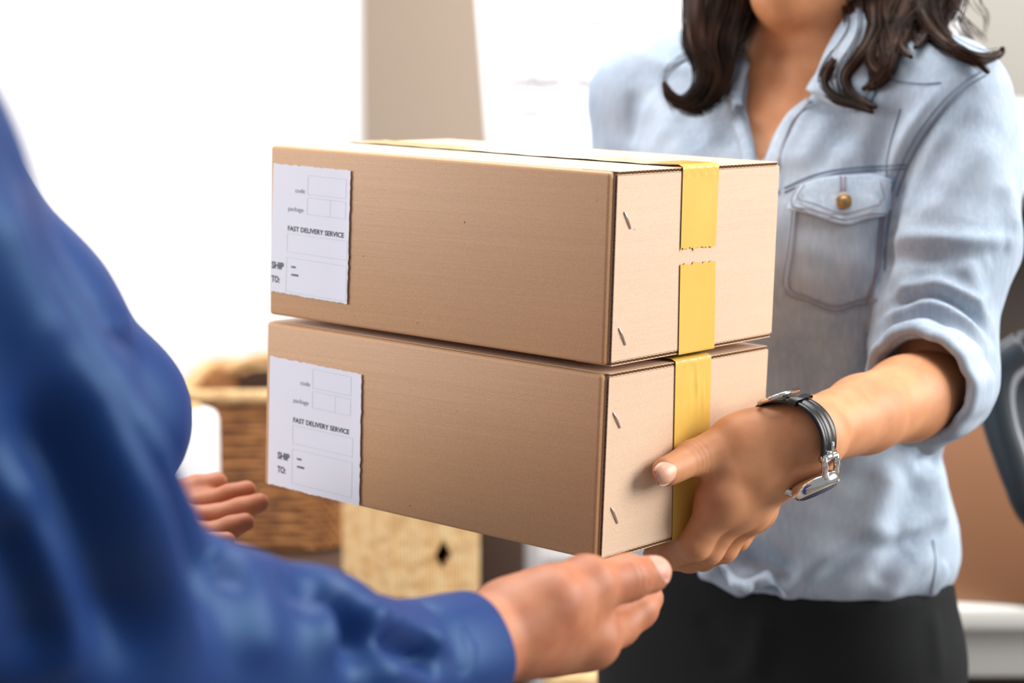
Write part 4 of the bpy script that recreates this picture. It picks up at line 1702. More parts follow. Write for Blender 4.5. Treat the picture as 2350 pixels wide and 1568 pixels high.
def loft(rails, nu, nv, surf, off, edge=.0006, th=.0016, dflt=1.7):
    """cloth patch between image polylines, lying 'off' above the surface; off(u,v) or number"""
    R = [catmull(np.array(r, float), nu) for r in rails]
    V = np.linspace(0, len(R) - 1, nv)
    Pq = np.zeros((nv, nu, 3))
    Nq = np.zeros((nv, nu, 3))
    for i, t in enumerate(V):
        k = min(int(t), len(R) - 2)
        row = R[k] * (1 - (t - k)) + R[k + 1] * (t - k)
        for j in range(nu):
            h = surf.hitn(row[j, 0], row[j, 1])
            if h is None:
                Pq[i, j] = np.nan
            else:
                Pq[i, j], Nq[i, j] = h
    if np.isnan(Pq).any():
        ok = ~np.isnan(Pq[:, :, 0])
        oi = np.argwhere(ok)
        for i, j in np.argwhere(~ok):
            k = oi[np.argmin(((oi - [i, j]) ** 2).sum(1))]
            px, py = None, None
            t = V[i]
            kk = min(int(t), len(R) - 2)
            row = R[kk] * (1 - (t - kk)) + R[kk + 1] * (t - kk)
            Pq[i, j] = P(row[j, 0], row[j, 1], Pq[k[0], k[1], 2])
            Nq[i, j] = Nq[k[0], k[1]]
    for _ in range(3):
        Np = np.pad(Nq, ((1, 1), (1, 1), (0, 0)), mode='edge')
        Nq = (Np[:-2, 1:-1] + Np[2:, 1:-1] + Np[1:-1, :-2] + Np[1:-1, 2:] + Nq)
        Nq /= np.linalg.norm(Nq, axis=2)[:, :, None] + 1e-9
    uu, vv = np.meshgrid(np.linspace(0, 1, nu), np.linspace(0, 1, nv))
    o = off(uu, vv) if callable(off) else np.full(uu.shape, off)
    top = Pq + Nq * o[:, :, None]
    bot = top - Nq * th
    b = MB()
    fl = np.cross(top[0, 1] - top[0, 0], top[1, 0] - top[0, 0]) @ Nq[0, 0] < 0
    b.grid(top, 0, False, not fl)
    b.grid(bot, 0, False, fl)
    rim = [(0, j) for j in range(nu)] + [(i, nu - 1) for i in range(1, nv)] + [(nv - 1, j) for j in range(nu - 2, -1, -1)] + [(i, 0) for i in range(nv - 2, 0, -1)]
    idx = [i * nu + j for i, j in rim]
    for q in range(len(idx)):
        a_, c_ = idx[q], idx[(q + 1) % len(idx)]
        quad = [a_, c_, c_ + nu * nv, a_ + nu * nv]
        b.f.append(quad if not fl else quad[::-1])
        b.m.append(0)
    return b


def line(pts, surf, r=.0007, off=.0006, n=60, dash=False):
    q = catmull(np.array(pts, float), n)
    w = []
    for x in q:
        h = surf.hit(x[0], x[1], None, off)
        if h is not None:
            w.append(h)
    w = np.array(w)
    b = MB()
    if len(w) < 4:
        return b
    keep = np.r_[True, np.linalg.norm(np.diff(w, axis=0), axis=1) < .02]
    w = w[keep]
    for _ in range(2):
        w[1:-1] = (w[:-2] + w[1:-1] * 2 + w[2:]) / 4
    b.tube(w, r, 5)
    return b


def pillow(amp, e=.12):
    return lambda u, v: amp * np.minimum(1, np.minimum(np.minimum(u, 1 - u), np.minimum(v, 1 - v)) / e + .25)


# pocket with its pointed flap
pk = loft([[(1818, 452), (1880, 440), (1935, 436), (1990, 432), (2034, 432)],
           [(1806, 570), (1870, 575), (1925, 580), (1975, 570), (2022, 560)],
           [(1795, 672), (1850, 698), (1914, 722), (1965, 708), (2014, 690)]], 34, 30, S1, pillow(.0034))
pk = pk.out('pocket', M['denim'], shirt, 'D')
b = MB()
for o in (0, 11):
    l = [(1822 + o, 470), (1812 + o, 570), (1803 + o, 664 - o * .7), (1856, 690 - o), (1914, 712 - o), (1965, 698 - o), (2008 - o, 682 - o), (2016 - o, 570), (2026 - o, 470)]
    b2 = line(l, S1, .0006, .0042, 130)
    if b2.v:
        b.add(np.concatenate(b2.v), b2.f)
b.out('stitching', M['stitch'], pk, 'D')
fp = loft([[(1830, 432), (1880, 414), (1930, 406), (1985, 404), (2042, 410)],
           [(1820, 462), (1875, 462), (1930, 466), (1985, 458), (2036, 452)],
           [(1811, 486), (1868, 500), (1932, 521), (1984, 506), (2032, 488)]], 34, 20, S1, lambda u, v: .0040 + .0042 * v + .0012 * np.sin(u * 17) * v)
fp = fp.out('pocket_flap', M['denim_seam'], shirt, 'D')
b = MB()
for o in (0, 13):
    b2 = line([(1838 + o, 436), (1822 + o, 478 - o), (1868, 490 - o), (1932, 510 - o), (1984, 496 - o), (2024 - o, 480 - o), (2032 - o, 425)], S1, .0006, .0092, 100)
    b.add(np.concatenate(b2.v), b2.f)
b.out('stitching', M['stitch'], fp, 'D')
hb_, hn = S1.hitn(1937, 470)


def disc(c, n, r, t, seg=28, dome=.3):
    n = unit(n)
    e1 = unit(np.cross(n, [0.3, 1, 0.2]))
    e2 = np.cross(n, e1)
    a = np.linspace(0, 2 * math.pi, seg, endpoint=False)
    G = np.array([c + n * h + rr * (np.cos(a)[:, None] * e1 + np.sin(a)[:, None] * e2) for rr, h in
                  ((r * .98, 0), (r, t * .5), (r * .92, t), (r * .72, t * .8), (r * .55, t * (.8 + dome)), (r * .01, t * (1 + dome)))])
    return MB().grid(G, 0, True)


disc(hb_ + hn * .0085, hn, .0068, .0026).out('button', M['brass'], fp, 'D', True, 'brass shank button')
b = MB()
for dx in (-4, 4):
    b2 = line([(1934 + dx, 412), (1934 + dx, 428), (1935 + dx, 446)], S1, .0011, .0082, 12)
    b.add(np.concatenate(b2.v), b2.f)
b.out('buttonhole', M['stitch'], fp, 'D')

# collar flaps, standing on the shirt around the open neck
cl = loft([[(1752, 40), (1738, 110), (1724, 175), (1713, 232), (1712, 258)],
           [(1728, 60), (1710, 120), (1694, 180), (1690, 230), (1700, 264)],
           [(1705, 85), (1682, 140), (1660, 188), (1657, 225), (1692, 268)]], 26, 18, SF, lambda u, v: .010 + .006 * np.sin(np.clip(v, 0, 1) * 3.0) - .004 * v)
cl = cl.out('collar', M['denim_seam'], shirt, 'D')
b = line([(1712, 98), (1690, 145), (1669, 190), (1665, 222), (1692, 258)], SF, .0008, .0096, 50)
b.out('stitching', M['stitch'], cl, 'D')
cr = loft([[(1960, 30), (1932, 80), (1906, 130), (1882, 176), (1858, 218)],
           [(1985, 60), (1962, 115), (1940, 165), (1915, 205), (1872, 232)],
           [(2010, 110), (2005, 170), (2012, 225), (1960, 262), (1890, 240)]], 26, 20, SF, lambda u, v: .010 + .007 * np.sin(np.clip(v, 0, 1) * 3.0) - .004 * v)
cr = cr.out('collar', M['denim_seam'], shirt, 'D')
line([(2000, 150), (2004, 218), (1960, 252), (1895, 233)], SF, .0008, .0098, 40).out('stitching', M['stitch'], cr, 'D')
# plackets either side of the opening
pc = loft([[(1852, 226), (1808, 262), (1786, 300), (1770, 335), (1756, 374), (1752, 440)],
           [(1866, 236), (1830, 280), (1814, 318), (1802, 350), (1794, 390), (1790, 445)]], 30, 9, SF, pillow(.0045, .3))
pc = pc.out('placket', M['denim_seam'], shirt, 'D')
line([(1862, 240), (1824, 284), (1808, 320), (1797, 352), (1788, 392)], SF, .0008, .0042, 40).out('stitching', M['stitch'], pc, 'D')
loft([[(1700, 262), (1716, 296), (1727, 335), (1733, 374), (1736, 440)],
      [(1680, 280), (1690, 310), (1700, 345), (1706, 380), (1710, 440)]], 26, 8, SF, pillow(.0045, .3)).out('placket', M['denim_seam'], shirt, 'D')

# seams
for l in ([(2264, 172), (2215, 205), (2168, 252), (2112, 326), (2078, 392), (2058, 450)], [(2252, 165), (2203, 198), (2155, 245), (2100, 318), (2066, 384), (2046, 440)],
          [(2048, 150), (2040, 180), (2110, 192), (2160, 190)], [(1800, 442), (1860, 415), (1930, 397), (2000, 391), (2080, 388)], [(1800, 432), (1860, 405), (1930, 388), (2000, 382), (2080, 379)],
          [(2066, 250), (2044, 330), (2034, 390), (2038, 450)], [(2140, 1240), (2146, 1300), (2136, 1372)], [(2046, 470), (2036, 540), (2030, 620)]):
    b2 = line(l, S1, .0007, .0004, 60)
    if b2.v:
        b2.out('seam', M['stitch_b'], shirt, 'D')

# rolled cuff around the bare forearm
ax = unit(L_WR - L_EL)
e1 = unit(UP - (UP @ ax) * ax)
e2 = np.cross(ax, e1)
prof = [(.0395, -.030), (.0445, -.031), (.0480, -.026), (.0492, -.012), (.0490, .002), (.0470, .008), (.0430, .0090), (.0392, .0060), (.0380, -.004), (.0385, -.020)]
na = 96
G = np.zeros((na + 1, len(prof) + 1, 3))
for i in range(na + 1):
    t = 2 * math.pi * i / na
    wob = .0014 * math.sin(3 * t + .6) + .0009 * math.sin(7 * t) + .0006 * math.sin(13 * t + 1)
    for j, (r, h) in enumerate(prof + prof[:1]):
        rr = r + wob + .0008 * math.sin(h * 500 + t * 2)
        G[i, j] = CUFF + ax * (h + .0025 * math.sin(2 * t + 1)) + rr * (math.cos(t) * e1 + math.sin(t) * e2)
MB().grid(G, 0, False, True).out('cuff', M['denim'], shirt, 'D')
# gathered shirt tail at the hem
tl_ = loft([[(1640, 1262), (1668, 1302), (1700, 1330), (1740, 1322), (1770, 1316), (1800, 1356)],
            [(1640, 1274), (1664, 1312), (1697, 1341), (1740, 1334), (1774, 1332), (1802, 1360)],
            [(1640, 1286), (1662, 1322), (1694, 1350), (1744, 1348), (1784, 1346), (1806, 1366)]], 44, 14, S1,
           lambda u, v: .004 + .013 * np.sin(v * 2.6) * np.sin(u * 3.1) + .004 * np.sin(u * 19) * v)
tl_.out('shirt_tail', M['denim_seam'], shirt, 'D')

# --- hair: locks of fine strands over a cap on the head
HB = MB()
r_ = np.random.default_rng(21)


def lock(pts, R0, R1=.0025, n=46, sr=.00055, surf=True, wave=.004, core=True, pw=.8):
    q = []
    for x in pts:
        if len(x) == 4:
            q.append(P(*x[:3]))
            continue
        h = SF.hit(x[0], x[1], None, x[3] if len(x) > 3 else .016) if surf else None
        d = x[2] if len(x) > 2 else 1.70
        if h is not None and h[2] < d + .06:
            q.append(P(x[0], x[1], min(h[2], d)))
        else:
            q.append(P(x[0], x[1], d))
    N = 44
    c = catmull(np.array(q), N)
    for _ in range(3):
        c[1:-1] = (c[:-2] + 2 * c[1:-1] + c[2:]) / 4
    T, A, B = frames(c)
    s = np.linspace(0, 1, N)
    env = (R1 + (R0 - R1) * np.clip(1 - s, 0, 1) ** pw) * np.clip(.55 + s * 3, 0, 1)
    if core:
        HB.tube(c, env * .66, 9)
    for k in range(n):
        a, rr = r_.random() * 6.283, math.sqrt(r_.random())
        tw = (r_.random() - .5) * 1.6
        ph = r_.random() * 6.28
        fz = 1 + .35 * (r_.random() < .15)
        off = env * rr * fz
        ang = a + tw * s + .25 * np.sin(s * 7 + ph)
        e = int(N * (1 - .16 * r_.random()))
        w = wave * (r_.random() - .5) * np.sin(s * 9 + ph) * s
        pt = c + (off * np.cos(ang) + w)[:, None] * A + (off * np.sin(ang))[:, None] * B
        rad = sr * (1 - .6 * s[:e])
        HB.tube(pt[:e], rad, 4, 0, False)


L = [
    ([(1800, -480, 1.76), (1690, -320, 1.745), (1600, -100, 1.735), (1598, 0, 1.715), (1594, 80, 1.70), (1612, 150), (1605, 205), (1565, 236), (1534, 214), (1524, 186)], .019),
    ([(1815, -480, 1.77), (1712, -300, 1.75), (1655, -60, 1.72), (1650, 20, 1.71), (1628, 110, 1.70), (1648, 180), (1612, 246), (1560, 240), (1526, 205)], .019),
    ([(1825, -480, 1.75), (1740, -290, 1.735), (1700, -60, 1.715), (1694, 20, 1.71), (1672, 100, 1.70), (1668, 170), (1640, 228), (1590, 250), (1552, 236)], .018),
    ([(1790, -470, 1.79), (1670, -270, 1.76), (1596, -50, 1.74), (1592, 30, 1.725), (1582, 90, 1.715), (1592, 135, 1.71), (1618, 168, 1.71)], .014),
    ([(1830, -470, 1.73), (1750, -240, 1.715), (1728, -40, 1.715), (1722, 30, 1.715), (1694, 90, 1.705), (1664, 142), (1652, 205), (1630, 240)], .015),
    ([(1800, -470, 1.79), (1690, -220, 1.765), (1630, 0, 1.74), (1640, 60, 1.74), (1620, 130, 1.735), (1640, 190)], .018),
    ([(1810, -460, 1.80), (1722, -220, 1.775), (1680, 0, 1.75), (1690, 60, 1.745), (1660, 120, 1.74), (1650, 170)], .018),
    # her left side
    ([(1900, -420, 1.72), (1940, -220, 1.70), (1962, -60, 1.70), (1958, 20, 1.695), (1966, 76, 1.69), (1936, 122), (1904, 160), (1896, 196), (1922, 228), (1966, 244), (2004, 258)], .015),
    ([(1930, -420, 1.72), (1980, -220, 1.70), (1996, -60, 1.69), (2000, 20, 1.685), (2000, 84, 1.68), (1968, 136), (1940, 176), (1952, 214), (1990, 240), (2012, 246)], .015),
    ([(1950, -420, 1.74), (2030, -200, 1.72), (2044, -40, 1.69), (2030, 54, 1.68), (2040, 112), (2036, 160), (2006, 192), (1978, 204)], .016),
    ([(1980, -420, 1.76), (2060, -200, 1.73), (2086, -40, 1.70), (2066, 40, 1.68), (2040, 92), (2040, 148), (2022, 186), (1996, 206)], .016),
    ([(2000, -420, 1.78), (2090, -200, 1.74), (2112, -60, 1.71), (2086, 30, 1.69), (2060, 76), (2050, 112), (2020, 150)], .017),
    ([(1960, -420, 1.78), (2010, -200, 1.75), (2020, -40, 1.73), (2010, 40, 1.72), (2024, 90, 1.71), (2010, 140, 1.70)], .020),
    ([(1990, -420, 1.80), (2060, -200, 1.77), (2076, -40, 1.75), (2064, 20, 1.74), (2080, 70, 1.73), (2066, 110, 1.72)], .020),
    ([(1940, -420, 1.74), (1970, -200, 1.73), (1980, -60, 1.72), (1975, 20, 1.715), (1990, 80, 1.71), (1975, 120, 1.70)], .017),
    # flying locks over her left shoulder
    ([(2000, -420, 1.80), (2060, -140, 1.74), (2096, -20, 1.70), (2118, 46, 1.675), (2152, 90, 1.66), (2200, 118, 1.645), (2250, 134, 1.64), (2288, 126, 1.64), (2304, 108, 1.64)], .013),
    ([(2010, -420, 1.80), (2090, -140, 1.75), (2130, -10, 1.70), (2146, 54, 1.67), (2186, 108, 1.65), (2240, 142, 1.64), (2270, 168, 1.64)], .010),
    ([(2000, -420, 1.80), (2090, -190, 1.75), (2140, -60, 1.72), (2136, 20, 1.70), (2100, 62, 1.69), (2104, 100, 1.685)], .017),
    ([(2010, -420, 1.80), (2120, -170, 1.75), (2170, -50, 1.72), (2186, 10, 1.70), (2160, 56, 1.69), (2170, 96, 1.68), (2206, 118, 1.67)], .012),
    ([(1990, -420, 1.80), (2070, -190, 1.74), (2108, -50, 1.70), (2112, 26, 1.685), (2076, 66, 1.675), (2066, 104, 1.67), (2092, 132, 1.67)], .015),
    ([(1975, -420, 1.76), (2022, -200, 1.73), (2040, -60, 1.70), (2046, 30, 1.69), (2016, 80, 1.68), (1996, 122, 1.675), (2010, 160, 1.67), (2046, 176, 1.67)], .014),
    ([(1670, -300, 1.76), (1640, -120, 1.74), (1612, 0, 1.73), (1588, 60, 1.72), (1580, 104, 1.715), (1600, 134, 1.71), (1630, 130, 1.71)], .012),
    ([(2010, -420, 1.80), (2120, -140, 1.75), (2160, -20, 1.71), (2150, 40, 1.69), (2124, 84, 1.68), (2100, 110, 1.675)], .014),
]
for pts, R0 in L:
    lock(pts, R0)
for pts, R0, n in [([(1608, 120, 1.71), (1560, 140, 1.71), (1526, 172, 1.71), (1524, 215, 1.70), (1548, 268, 1.70)], .004, 12),
                   ([(2120, -120, 1.74), (2170, -40, 1.70), (2190, 20, 1.69), (2176, 66, 1.68), (2214, 110, 1.67)], .010, 16),
                   ([(2110, -120, 1.74), (2200, -60, 1.70), (2240, 10, 1.69), (2262, 40, 1.69), (2256, 90, 1.69)], .012, 9),
                   ([(2100, -200, 1.75), (2180, -90, 1.71), (2206, -10, 1.70), (2196, 50, 1.69), (2226, 100, 1.68), (2214, 140, 1.68)], .010, 22),
                   ([(2080, -200, 1.75), (2150, -80, 1.71), (2176, 10, 1.70), (2150, 60, 1.69), (2176, 110, 1.68)], .012, 26),
                   ([(2130, -60, 1.72), (2180, 10, 1.70), (2230, 60, 1.69), (2270, 96, 1.69)], .008, 12)]:
    lock(pts, R0, .002, n, .00035, False, .008, False)
# cap of hair over the skull and locks running down from the parting at the back
ax3 = np.array([FR, FW, FU])


def f_cap(p):
    d = ball(p, hd(0, -.096, .152), (.084, .096, .092), ax3)
    d = smin(d, cone(p, hd(0, -.13, .11), hd(0, -.13, -.02), .072, .050), .03)
    d = smax(d, -ball(p, hd(0, .012, .075), (.066, .07, .11), ax3), .012)
    return d


v, f = nets(f_cap, HC - .22, HC + .22, .006)
HB.add(relax(v, f, 1), f)
for k in range(26):
    a = -2.7 + 5.4 * k / 25 + math.pi
    q = []
    for h, rx, ry in ((.235, .02, .02), (.21, .06, .07), (.15, .088, .10), (.08, .086, .095), (.0, .080, .08), (-.05, .078, .075)):
        q.append(hd(rx * math.sin(a) * 1.0, -.10 + ry * math.cos(a) * (1 if math.cos(a) < 0 else .75), h))
    if math.cos(a) > .45:
        continue
    q = np.array(q)
    pts = [(1175 + F * x[0] / x[2], 784 + F * x[1] / x[2], x[2], 0) for x in q]
    lock(pts, .015, .005, 26, .0006, False, .004)
HB.out('hair', M['hair'], woman, 'D', True, 'dark brown wavy shoulder length hair')

# --- wristwatch
WC = L_WR + (L_EL - L_WR) * .004 + unit(L_EL - L_WR) * -.0155
ax = unit(L_WR - L_EL)
w1 = unit(np.array([0, 0, -1.0]) - (np.array([0, 0, -1.0]) @ ax) * ax)       # side facing the viewer
w2 = np.cross(ax, w1)
if w2 @ UP < 0:
    w2 = -w2
watch = thing('wristwatch', 'steel wristwatch with black ribbed strap on the person\'s left wrist', 'watch', toW(WC)[0])
RX, RY = .0262, .0262
S_w = Surf(np.concatenate(WB.v), np.concatenate([f for f in WB.f]))


def wpt(th, dr, h):
    """point of the strap at angle th (0 faces the viewer, 90 deg up), dr above the skin, h along the arm"""
    dirn = w1 * math.cos(th) + w2 * math.sin(th)
    c = WC - ax * h
    loc, n, i, dd = S_w.t.ray_cast(Vector(c + dirn * .06), Vector(-dirn))
    r = np.linalg.norm(np.array(loc) - c) if loc is not None else RX
    r = min(max(r, .020), .032)
    return c + dirn * (r + dr)


hw = .0108
prof = [(-1, .0004), (-1, .0016), (-.9, .0026), (-.55, .0026), (-.45, .0017), (-.36, .0030), (-.05, .0034), (.05, .0034), (.36, .0030), (.45, .0017), (.55, .0026), (.9, .0026), (1, .0016), (1, .0004)]


def radial(n, h):
    r = np.array([np.linalg.norm(wpt(2 * math.pi * i / n, 0, h) - (WC - ax * h)) for i in range(n)])
    for _ in range(8):
        r = (np.roll(r, 1) + 2 * r + np.roll(r, -1)) / 4
    return r


RN = 72
RR = radial(RN, 0)


def wp(th, dr, h):
    t = (th % (2 * math.pi)) / (2 * math.pi) * RN
    i = int(t) % RN
    r = RR[i] * (1 - (t - int(t))) + RR[(i + 1) % RN] * (t - int(t))
    return WC - ax * h + (w1 * math.cos(th) + w2 * math.sin(th)) * (r + dr + .0008)


tc = math.radians(-76)
t0, t1 = tc + math.radians(46), tc + math.radians(314)
G = np.array([[wp(t, dr, hw * u * (1 - .10 * math.sin(min(1, max(0, (t - t0) / (t1 - t0))) * math.pi))) for u, dr in prof + prof[:1]] for t in np.linspace(t0, t1, 90)])
MB().grid(G).out('strap', M['leather'], watch, 'D', True, 'black ribbed rubber strap')
# buckle at the top of the wrist
tb_ = math.radians(98)
dn = w1 * math.cos(tb_) + w2 * math.sin(tb_)
dt = -w1 * math.sin(tb_) + w2 * math.cos(tb_)
bc = wp(tb_, .0030, 0)
bk_ = MB()
for a_, b_ in (((-.0085, -.0140), (-.0085, .0140)), ((.0085, -.0140), (.0085, .0140)), ((-.0085, -.0140), (.0085, -.0140)), ((-.0085, .0140), (.0085, .0140))):
    bk_.tube([bc + dt * a_[0] + ax * a_[1] + dn * .0005, bc + dt * b_[0] + ax * b_[1] + dn * .0005], .0017, 8)
bk_.tube([bc - dt * .0085 + dn * .0008, bc + dt * .0105 + dn * .0012], .0011, 6)
bkl = bk_.out('buckle', M['chrome'], watch, 'D', True, 'polished steel buckle')
# keeper loop
G = np.array([[wp(t, dr, hw * 1.12 * u) for u, dr in ((-1, .000), (-1, .0045), (1, .0045), (1, .000), (-1, .000))] for t in np.linspace(math.radians(60), math.radians(72), 6)])
MB().grid(G).out('keeper', M['leather'], watch, 'D')
# case
cn = w1 * math.cos(tc) + w2 * math.sin(tc)
cc = wp(tc, .0012, 0)
ct = np.cross(cn, ax)


def ring(prof, mat, name, parent, seg=56):
    a = np.linspace(0, 2 * math.pi, seg, endpoint=False)
    G = np.array([cc + cn * h + r * (np.cos(a)[:, None] * ax + np.sin(a)[:, None] * ct) for r, h in prof])
    return MB().grid(G, 0, True).out(name, mat, parent, 'D')


case = ring([(.0001, -.0012), (.015, -.0012), (.0178, .0008), (.0186, .0035), (.0184, .0062), (.0172, .0080), (.0166, .0092), (.0158, .0096), (.0152, .0084), (.0150, .0070), (.0001, .0070)], M['chrome'], 'case', watch)
ring([(.0149, .0072), (.0001, .0073)], M['dial'], 'dial', case)
ring([(.0153, .0086), (.0150, .0100), (.012, .0112), (.006, .0118), (.0001, .0120)], M['crystal'], 'crystal', case)
b = MB()
for k in range(12):
    a = k * math.pi / 6
    dr_ = ax * math.cos(a) + ct * math.sin(a)
    b.tube([cc + cn * .0076 + dr_ * .0115, cc + cn * .0076 + dr_ * .0138], .0004, 5)
b.tube([cc + cn * .0079, cc + cn * .0079 + unit(ax * .5 + ct) * .010], .0004, 5)
b.tube([cc + cn * .0079, cc + cn * .0079 + unit(ax - ct * .4) * .007], .0005, 5)
b.out('hands_and_markers', M['chrome'], case, 'D')
MB().tube([cc + cn * .0035 - ax * .0182, cc + cn * .0035 - ax * .0225], .0026, 14).out('crown', M['chrome'], case, 'D')
for s in (-1, 1):
    lgm = MB()
    tl2 = tc + s * math.radians(38)
    for h in (-.0085, .0085):
        lgm.tube([cc + cn * .0040 + ct * (s if ((w2 * math.cos(tc) - w1 * math.sin(tc)) @ ct) > 0 else -s) * .0140 - ax * h, wp(tl2, .0042, h), wp(tc + s * math.radians(46), .0030, h)], [.0026, .0024, .0018], 8)
    lgm.tube([wp(tc + s * math.radians(42), .0020, -.0100), wp(tc + s * math.radians(42), .0020, .0100)], .0030, 10)
    lgm.tube([wp(tc + s * math.radians(49), .0024, -.0060), wp(tc + s * math.radians(49), .0024, .0060)], .0020, 8)
    lgm.tube([wp(tc + s * math.radians(50), .0034, 0), wp(tc + s * math.radians(64), .0036, 0)], .0016, 8)
    lgm.out('lug', M['chrome'], watch, 'D')


# ------------------------------------------------------------------ the delivery man in blue workwear
MSH = P(-470, 440, .74)
NARM = [MSH, P(-50, 1140, .80), P(112, 1450, .86), P(500, 1528, .94), P(700, 1528, .985), P(835, 1545, 1.025), P(950, 1533, 1.060), P(1042, 1512, 1.088)]
NRAD = [.078, .075, .072, .0540, .0475, .0385, .0345, .0335]
FARM = [P(-262, 420, 1.12), P(40, 745, 1.18), P(222, 962, 1.24), P(226, 1080, 1.36), P(228, 1185, 1.46)]
FRAD = [.064, .057, .0545, .044, .036]
MFW = unit(np.array([.967, 0, .25]))
MRT = unit(np.array([.25, 0, -.967]))          # towards his right, the viewer's side
MC = np.array([-.385, 0.0, .93])


def mrow(h, fx, a, b):
    """h below eye level in metres, fx shift forward"""
    return (MC + DN * h + MFW * fx, a, b)


MR = [mrow(-.10, -.02, .10, .060), mrow(-.06, -.02, .15, .085), mrow(.02, -.01, .175, .105), mrow(.15, 0, .175, .118), mrow(.30, .0, .165, .115), mrow(.45, -.01, .165, .115), mrow(.62, -.02, .17, .12)]


def f_mtrunk(p, g=0.0):
    p = p.astype(float)
    t = p @ DN
    ts = np.array([r[0] @ DN for r in MR])
    c = np.stack([np.interp(t, ts, [r[0][i] for r in MR]) for i in range(3)], 1)
    a = np.interp(t, ts, [r[1] for r in MR]) + g
    b = np.interp(t, ts, [r[2] for r in MR]) + g
    q = p - c
    r = (np.abs(q @ MRT / a) ** 2.3 + np.abs(q @ MFW / b) ** 2.3) ** (1 / 2.3)
    return np.maximum((r - 1) * np.minimum(a, b), np.maximum(ts[0] - t, t - ts[-1]))


def f_mshirt(p):
    d = f_mtrunk(p)
    nk = MC - DN * .10 - MFW * .02
    d = smin(d, cone(p, nk + MRT * .05, MSH, .055, .074), .06)
    d = smin(d, cone(p, nk - MRT * .05, FARM[0], .06, .064), .06)
    a1 = unit(NARM[-1] - NARM[-2])
    n1 = chain(p, NARM, NRAD, .012)
    n1 = smax(n1, (p - NARM[-1]) @ a1 - .006, .005)
    d = smin(d, n1, .03)
    a2 = unit(FARM[-1] - FARM[-2])
    n2 = chain(p, FARM, FRAD, .02)
    n2 = smax(n2, (p - FARM[-1]) @ a2 - .006, .005)
    d = smin(d, n2, .03)
    d = smax(d, -cone(p, NARM[-1] - a1 * .016, NARM[-1] + a1 * .06, .0290, .0305), .004)
    d = smax(d, -cone(p, FARM[-1] - a2 * .016, FARM[-1] + a2 * .06, .0300, .0310), .004)
    return d


mv, mf = nets(f_mshirt, np.array([-.60, -.32, .62]), np.array([.06, .66, 1.56]), .0048)
mv = relax(mv, mf, 2)
SM0 = Surf(mv, mf)
MF = [
    # long folds down the upper arm
    ([(40, 380), (111, 511), (256, 827), (384, 1083), (478, 1339), (529, 1480)], -.0150, .0110),
    ([(30, 300), (100, 470), (205, 700), (300, 880), (400, 1080), (480, 1250), (510, 1340)], .0060, .0070),
    ([(100, 640), (200, 850), (300, 1060), (400, 1300), (450, 1540)], .0080, .0120),
    ([(20, 820), (130, 1040), (240, 1300), (330, 1560)], -.0140, .0120),
    ([(0, 1000), (90, 1200), (180, 1420), (230, 1560)], .0060, .0100),
    ([(-40, 1150), (60, 1350), (130, 1560)], -.0130, .0130),
    ([(-30, 420), (40, 640), (120, 850)], .0050, .0120),
    # crook of the elbow and forearm
    ([(480, 1235), (510, 1290), (520, 1345)], -.0100, .0060),
    ([(540, 1260), (580, 1320), (600, 1420), (590, 1560)], .0050, .0130),
    ([(660, 1285), (740, 1350), (800, 1440), (815, 1568)], -.0130, .0090),
    ([(600, 1262), (680, 1330), (740, 1430), (750, 1560)], .0060, .0100),
    ([(745, 1330), (830, 1400), (900, 1440)], .0055, .0080),
    ([(853, 1460), (938, 1488), (1015, 1510)], -.0140, .0060),
    ([(870, 1435), (950, 1455), (1040, 1490)], .0055, .0060),
    ([(850, 1520), (930, 1540), (1000, 1565)], .0050, .0080),
    ([(990, 1400), (1030, 1430), (1056, 1490), (1058, 1560)], -.0030, .0040),
    # far sleeve
    ([(210, 690), (250, 760), (280, 850), (300, 950)], .0050, .0070),
    ([(160, 640), (210, 760), (250, 900)], -.0060, .0070),
]
mv = folds(mv, mf, [(a_, b_ * 1.25, c_) for a_, b_, c_ in MF], SM0, .9)
mn = vnorm(mv, mf)
mv = mv + mn * (0.0004 * noise3(mv, 38, 31) + .0003 * noise3(mv, 90, 32))[:, None]
mbase = floor_pt(MC + DN * .3)
man = thing('person', 'person in blue work clothes reaching out both open hands for the cardboard boxes', 'person', toW(mbase)[0])
mshirt = mk('shirt', mv, mf, M['blue'], man, 'D', True, None, 'bright blue long sleeved work shirt')
# buttoned cuffs
for A, Rr, nm in ((NARM, .0338, 1), (FARM, .0362, 2)):
    ax = unit(A[-1] - A[-2])
    e1 = unit(UP - (UP @ ax) * ax)
    e2 = np.cross(ax, e1)
    prof = [(Rr - .005, -.014), (Rr - .001, -.058), (Rr + .0020, -.056), (Rr + .0028, -.03), (Rr + .0024, .006), (Rr + .0006, .0095), (Rr - .0032, .0090), (Rr - .0042, .004)]
    G = np.zeros((81, len(prof) + 1, 3))
    for i in range(81):
        t = 2 * math.pi * i / 80
        wob = .0010 * math.sin(2 * t + 1) + .0007 * math.sin(5 * t)
        for j, (r, h) in enumerate(prof + prof[:1]):
            G[i, j] = A[-1] + ax * (h + .0015 * math.sin(t)) + (r + wob) * (math.cos(t) * e1 + math.sin(t) * e2)
    MB().grid(G, 0, False, True).out('cuff', M['blue'], mshirt, 'D')
# shirt collar around the neck
nk = MC - DN * .115 - MFW * .02
G = np.array([[nk - DN * h + (MRT * math.cos(t) + MFW * math.sin(t) * .95) * r for r, h in ((.062, -.01), (.066, .03), (.070, .03), (.084, -.012), (.080, -.014))] for t in np.linspace(0, 2 * math.pi, 49)])
MB().grid(G).out('collar', M['blue'], mshirt, 'D')

